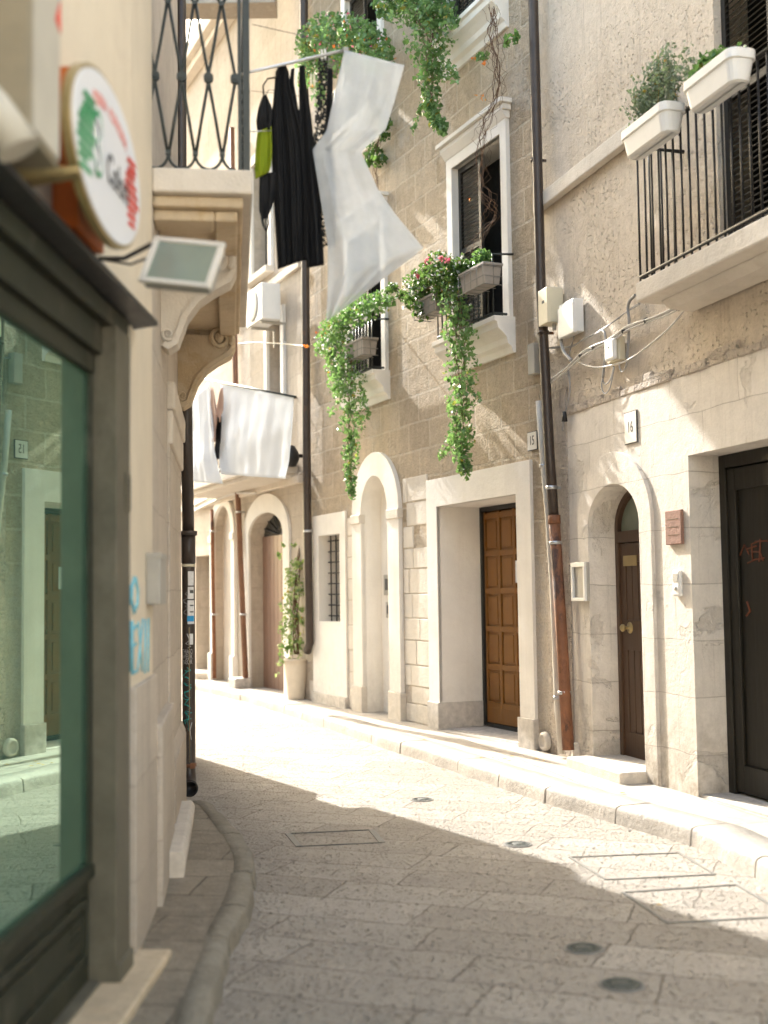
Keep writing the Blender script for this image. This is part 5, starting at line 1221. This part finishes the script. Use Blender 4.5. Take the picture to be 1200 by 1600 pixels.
def planter_box(F, u0, u1, w0, w1, z0, h, mat, t, cage=True, taper=.02):
    m = MB(); g_ = taper
    vs = [(u0+g_, w0+g_, z0), (u1-g_, w0+g_, z0), (u1-g_, w1-g_, z0), (u0+g_, w1-g_, z0), (u0, w0, z0+h), (u1, w0, z0+h), (u1, w1, z0+h), (u0, w1, z0+h)]
    m.add(vs, [(0, 3, 2, 1), (0, 1, 5, 4), (1, 2, 6, 5), (2, 3, 7, 6), (3, 0, 4, 7)])
    for (a, b, c, d) in ((u0-.012, u1+.012, w1-.012, w1+.012), (u0-.012, u1+.012, w0-.012, w0+.012), (u0-.012, u0+.012, w0+.012, w1-.012), (u1-.012, u1+.012, w0+.012, w1-.012)): m.box(a, b, c, d, z0+h-.018, z0+h+.008)
    m.build('box', mat, t, .004)
    m = MB(); m.box(u0+.01, u1-.01, w0+.01, w1-.01, z0+h*.6, z0+h*.85); m.build('soil', M['soil'], t)
    if cage:
        m = MB(); e = .012
        for z in (z0-e, z0+h*.35, z0+h*.85): m.tube([(u0-e, w0, z), (u0-e, w1+e, z), (u1+e, w1+e, z), (u1+e, w0, z)], .004, 5)
        for k in range(5):
            u = u0+(u1-u0)*k/4; m.tube([(u, w1+e, z0+h*.9), (u, w1+e, z0-e), (u, w0, z0-e)], .004, 5)
        m.tube([(u0-e, (w0+w1)/2, z0+h), (u0-e, (w0+w1)/2, z0-e)], .004, 5); m.build('wire_cage', M['cover_frame'], t)
def V15(x, y, w): return F15.P(x, y, w)
random.seed(21)
wr15 = .2
# planter on the near window of house 15
pu = V15(775, 430, .22).x-.12; pz_ = V15(745, 447, .42).z
t = thing('window_planter', 'grey caged window box with a small green plant, over the portal', 'planter', F15, (pu, .22, pz_)); planter_box(F15, pu, pu+.52, .22, .42, pz_, .2, M['planter_grey'], t)
m = MB(); cluster(m, Vector((pu+.26, .3, pz_+.32)), .1, 170, .05); cluster(m, Vector((pu+.22, .3, pz_+.24)), .1, 80, .05); m.recalc = False; m.build('foliage', M['lush'], t)
# middle planter, mostly covered, with its flowering trailer and long ivy tail
p2 = V15(706, 470, .22).x; z2 = V15(690, 478, .42).z
t = thing('window_planter', 'half hidden grey window box buried in white flowers and trailing ivy', 'planter', F15, (p2, .22, z2)); planter_box(F15, p2, p2+.5, .22, .42, z2, .18, M['planter_grey'], t)
m = MB(); fl = MB()
for x, y, r, n in ((705, 425, .17, 260), (685, 420, .2, 330), (665, 440, .2, 300), (655, 462, .16, 200), (690, 455, .12, 120), (640, 470, .1, 90), (628, 462, .08, 60), (615, 450, .07, 50), (660, 485, .12, 110), (645, 445, .12, 90), (606, 455, .05, 25), (725, 412, .1, 90)):
    c = V15(x, y, .4); cluster(m, c, r, n, .052); cluster(fl, c, r*1.05, n//7, .042)
fp = MB(); 
for x, y in ((668, 408), (698, 407), (690, 404), (652, 430)): cluster(fp, V15(x, y, .5), .04, 10, .05)
st = MB(); stems([V15(700, 440, .35), V15(650, 460, .4), V15(610, 450, .4)], [.05, .08, .02], 5, .004, st)
for nm, b_, mt in (('foliage', m, 'ivy_dark'), ('white_flowers', fl, 'flower_white'), ('pink_flowers', fp, 'flower_pink'), ('stems', st, 'stem')): b_.recalc = False; o = b_.build(nm, M[mt], t); (o.__setitem__('kind', 'stuff') if 'flower' in nm else None)
pth = [V15(x, y, .38) for x, y in ((706, 445), (714, 500), (720, 560), (722, 620), (718, 680), (722, 715), (728, 742))]
m = MB(); garland(pth, [.13, .15, .16, .15, .13, .1, .03], 1500, .05, m); s_ = MB(); stems(pth, [.1, .12, .12, .1, .08, .05, .0], 7, .004, s_)
pt2 = [V15(x, y, .38) for x, y in ((716, 670), (704, 695), (688, 714))]; garland(pt2, [.05, .05, .03], 90, .05, m); garland([V15(724, 480, .3), V15(730, 540, .35), V15(745, 570, .3)], [.04, .04, .02], 40, .05, m)
plant('hanging_ivy', 'long thick curtain of green ivy hanging beside the portal window', 'ivy', F15, [('foliage', m, M['ivy']), ('stems', s_, M['stem'])], pth[0])
# planter on the far window with flowers and ivy
p3 = V15(590, 540, .22).x; z3 = V15(565, 553, .42).z
t = thing('window_planter', 'grey window box on the far window above the barred opening', 'planter', F15, (p3, .22, z3)); planter_box(F15, p3, p3+.55, .22, .42, z3, .2, M['planter_grey'], t)
m = MB(); fl = MB()
for x, y, r, n in ((592, 472, .15, 150), (575, 480, .18, 220), (555, 488, .2, 260), (538, 498, .2, 260), (522, 512, .2, 240), (508, 530, .15, 150), (500, 545, .1, 70), (520, 545, .2, 220), (530, 575, .2, 200), (535, 525, .18, 160), (528, 600, .15, 110), (515, 560, .12, 80), (606, 470, .08, 40)):
    c = V15(x, y, .45); cluster(m, c, r, n, .052); cluster(fl, c, r, n//6, .042)
m.recalc = False; m.build('foliage', M['lush'], t); fl.recalc = False; fl.build('white_flowers', M['flower_white'], t)['kind'] = 'stuff'
fp = MB(); cluster(fp, V15(478, 541, .5), .03, 8, .05); cluster(fp, V15(505, 520, .5), .1, 8, .04); fp.recalc = False; fp.build('red_flowers', M['flower_red'], t)
pth = [V15(x, y, .42) for x, y in ((545, 545), (545, 590), (550, 640), (548, 690), (546, 735), (550, 775))]
m = MB(); garland(pth, [.2, .22, .17, .12, .09, .04], 1250, .05, m); s_ = MB(); stems(pth, [.1, .12, .1, .08, .05, 0], 6, .004, s_)
garland([V15(540, 600, .5), V15(520, 640, .5), V15(512, 650, .5)], [.08, .06, .02], 60, .05, m); garland([V15(560, 600, .4), V15(572, 640, .4), V15(575, 655, .4)], [.06, .05, .02], 60, .05, m)
plant('hanging_ivy', 'ivy curtain trailing from the far window box over the arched niche', 'ivy', F15, [('foliage', m, M['ivy']), ('stems', s_, M['stem'])], pth[0])
# upper mass of flowers on the far upper window
m = MB(); fl = MB(); fo = MB()
for x, y, r, n in ((480, 75, .18, 200), (490, 60, .25, 300), (510, 52, .28, 380), (535, 52, .28, 380), (560, 60, .28, 380), (580, 75, .25, 300), (597, 90, .18, 160), (520, 75, .3, 350), (550, 85, .28, 320), (490, 95, .2, 200), (480, 125, .15, 110), (500, 120, .2, 150), (585, 100, .15, 120), (605, 98, .08, 40), (575, 45, .12, 80), (475, 100, .12, 80), (500, 150, .12, 70)):
    c = V15(x, y, .5); cluster(m, c, r, n, .055); cluster(fl, c, r, n//22, .035); cluster(fo, c, r*1.03, n//34, .04)
u_, z_ = V15(540, 95, .22).x, V15(540, 95, .3).z
t = plant('flowering_planter', 'big mound of flowering foliage over the drying pole, at the far upper window', 'planter', F15, [('foliage', m, M['ivy']), ('pink_flowers', fl, M['flower_pink']), ('orange_flowers', fo, M['flower_red'])], (u_, .22, z_))
planter_box(F15, u_-.3, u_+.3, .22, .42, z_, .2, M['planter_grey'], t)
m = MB(); cl = [(628, -10, .45, 420), (655, 0, .4, 420), (680, 10, .3, 220), (610, 8, .2, 140), (598, 20, .12, 60), (702, 30, .16, 70), (590, 5, .1, 40)]
for x, y, r, n in cl: cluster(m, V15(x, y, .45), r*.75, n, .06)
pth = [V15(x, y, .45) for x, y in ((650, -30), (665, 30), (672, 80), (672, 125), (672, 160), (682, 190), (695, 206))]
garland(pth, [.36, .3, .22, .15, .1, .07, .03], 1700, .055, m); s_ = MB(); stems(pth, [.2, .2, .15, .1, .08, .04, 0], 7, .005, s_)
garland([V15(680, 80, .4), V15(700, 100, .4), V15(714, 118, .4)], [.06, .05, .02], 60, .055, m); garland([V15(675, 110, .4), V15(700, 120, .4), V15(716, 124, .4)], [.05, .04, .02], 50, .055, m); garland([V15(668, 150, .4), V15(655, 175, .4), V15(645, 205, .4)], [.06, .04, .02], 50, .055, m)
plant('hanging_ivy', 'broad ivy spilling from the top of the picture between the upper windows', 'ivy', F15, [('foliage', m, M['ivy']), ('stems', s_, M['stem'])], pth[0])
# bare vine with few leaves
pth = [V15(x, y, .3) for x, y in ((768, 12), (770, 50), (776, 90), (776, 130), (771, 160), (762, 190), (752, 220), (748, 260), (752, 290), (764, 312), (768, 335), (752, 360), (742, 390), (745, 405))]
m = MB(); stems(pth, [.05, .06, .05, .05, .05, .05, .06, .05, .05, .09, .1, .08, .06, .02], 7, .0042, m, .8); stems(pth, [.09]*14, 4, .0022, m, 1.2)
m2 = MB()
for x, y, r, n in ((757, 90, .05, 12), (800, 62, .06, 14), (808, 56, .05, 10), (750, 88, .04, 8), (790, 65, .05, 8)): cluster(m2, V15(x, y, .3), r, n, .07)
m.tube([V15(776, 70, .3), V15(790, 66, .3), V15(806, 58, .3)], .003, 5)
m3 = MB()
for x, y, r, n in ((750, 152, .05, 8), (754, 155, .03, 5), (742, 92, .04, 7), (733, 313, .03, 4), (760, 95, .04, 6)): cluster(m3, V15(x, y, .32), r, max(2, n//2), .04)
plant('bare_vine', 'leafless twisted vine dangling in front of the portal window', 'vine', F15, [('stems', m, M['stem']), ('leaves', m2, M['lush']), ('orange_leaves', m3, M['flower_red'])], pth[0])
# creeper on the wall behind the sheet
m = MB(); s_ = MB(); pth = [V15(x, y, .08) for x, y in ((600, 175), (598, 210), (588, 240), (585, 270), (590, 300))]; stems(pth, [.06]*5, 5, .005, s_)
for x, y, r, n in ((603, 195, .08, 30), (600, 212, .08, 30), (584, 236, .12, 50), (577, 250, .12, 60), (592, 250, .1, 40), (590, 180, .08, 20)): cluster(m, V15(x, y, .12), r, n, .07)
plant('wall_creeper', 'sparse dark creeper on the stone wall right of the sheer sheet', 'creeper', F15, [('foliage', m, M['ivy_dark']), ('stems', s_, M['stem'])], pth[0])
# tall pot with climber
pb = ground(463, 1092, ZP); t = thing('potted_climber', 'tall cream pot with leafy climber beside the weathered door', 'potted plant', WORLD, tuple(pb))
k = .172; H = .58; m = MB(); m.lathe(pb, [(0, 0), (k*.68, 0), (k*.72, .02), (k*.98, H*.8), (k*1.0, H-.03), (k*1.04, H-.03), (k*1.04, H), (k*.93, H), (k*.9, H-.06), (0, H-.06)], 28); m.build('pot', M['pot'], t)
m = MB(); m.lathe(pb+Vector((0, 0, H-.055)), [(0, .01), (k*.9, 0)], 20); m.build('soil', M['soil'], t)
Yp = pb.y; m = MB(); s_ = MB()
pth = [atY(x, y, Yp+d) for x, y, d in ((463, 1022, 0), (462, 960, .05), (465, 900, .12), (470, 850, .2), (471, 760, .25), (467, 700, .25), (470, 640, .25))]
stems(pth, [.08, .09, .07, .06, .06, .05, .04], 8, .008, s_)
for x, y, r, n in ((465, 1010, .15, 110), (455, 1000, .15, 110), (447, 1015, .12, 90), (440, 1035, .08, 40), (452, 975, .14, 120), (463, 960, .15, 130), (445, 950, .1, 70), (455, 930, .14, 120), (467, 915, .13, 100), (450, 905, .1, 70), (458, 890, .12, 90), (470, 880, .1, 60), (478, 930, .09, 50), (482, 950, .08, 50), (475, 975, .1, 60), (443, 985, .08, 50), (441, 850, .035, 14), (436, 868, .035, 14), (460, 850, .05, 16), (480, 905, .06, 25), (434, 1055, .04, 10)):
    cluster(m, atY(x, y, Yp+.05), r*1.15, int(n*.5), .058)
m.recalc = False; m.build('foliage', M['pale_leaf'], t); s_.recalc = False; s_.build('stems', M['stem'], t)
# white planters on the balcony of 16
def wplanter(label, x0, y0, x1, seed, plants):
    w0, w1 = bw_-.0, bw_+.2; u1 = F16.px(x0, y0, w1)[0]; zt__ = rt+.02; u0 = F16.px(x1, y0, w1)[0]; h = .2
    t = thing('balcony_planter', label, 'planter', F16, (u0, w0, zt__-h)); n = 8
    def rr(u0, u1, w0, w1, r):
        pts = []
        for (cx, cy, a) in ((u1-r, w1-r, 0), (u0+r, w1-r, 90), (u0+r, w0+r, 180), (u1-r, w0+r, 270)):
            for k in range(5): pts.append((cx+r*math.cos(R(a+22.5*k)), cy+r*math.sin(R(a+22.5*k))))
        return pts
    m = MB(); levels = [(.045, zt__-h), (.03, zt__-h+.01), (.012, zt__-.07), (.012, zt__-.065), (.0, zt__-.06), (0, zt__), (.015, zt__), (.03, zt__-.05)]
    L_ = [rr(u0+g_, u1-g_, w0+g_, w1-g_, .06) for g_, z in levels]; N_ = len(L_[0])
    vs = [(p[0], p[1], levels[i][1]) for i, l in enumerate(L_) for p in l]; fs = [(i*N_+k, i*N_+(k+1) % N_, (i+1)*N_+(k+1) % N_, (i+1)*N_+k) for i in range(len(L_)-1) for k in range(N_)]
    m.add(vs, fs+[tuple(range(N_))], False); m.build('box', M['white'], t, .003)
    m = MB(); m.prism(rr(u0+.03, u1-.03, w0+.03, w1-.03, .04), zt__-.1, zt__-.05, 'z'); m.build('soil', M['soil'], t)
    m = MB(); m.tube([(u0+.1, w0-.05, zt__+.01), (u0+.1, w0+.02, zt__+.02), (u0+.1, w0+.02, zt__-h)], .005, 6); m.build('hook', M['iron'], t)
    for nm, mt, pl in plants:
        b_ = MB(); b_.recalc = False
        for f, hh, r, n, s in pl:
            base = Vector((u1-(u1-u0)*f, (w0+w1)/2, zt__-.05))
            if nm == 'wispy_foliage':
                for _ in range(n):
                    tip = base+Vector((random.gauss(0, r), random.gauss(0, r*.7), hh*random.uniform(.5, 1.1))); b_.tube([base+Vector((random.gauss(0, .03), random.gauss(0, .03), 0)), base.lerp(tip, .55)+Vector((0, 0, .02)), tip], .0018, 4)
                    for q_ in range(18): leaf(b_, base.lerp(tip, .35+.65*q_/18)+Vector((random.gauss(0, .014), random.gauss(0, .014), random.gauss(0, .01))), s)
            else:
                for _ in range(n): cluster(b_, base+Vector((random.gauss(0, r), random.gauss(0, r*.6), random.uniform(0, hh))), .03, 6, s)
        b_.build(nm, M[mt], t)
    return t
wplanter('white balcony planter with grey lavender like bush, the farther one', 966, 205, 1036, 1, [('wispy_foliage', 'lavender', [(.3, .34, .07, 16, .028), (.5, .42, .08, 22, .028), (.7, .48, .1, 26, .028), (.9, .42, .1, 20, .028)]), ('foliage', 'lush', [(.08, .1, .06, 18, .04), (.2, .08, .05, 12, .04)])])
wplanter('white balcony planter with bright green succulent, the nearer one', 1062, 122, 1143, 2, [('foliage', 'lush', [(.2, .14, .06, 22, .045), (.4, .17, .07, 30, .045), (.55, .12, .06, 16, .045)]), ('wispy_foliage', 'lavender', [(.05, .25, .04, 8, .028)])])
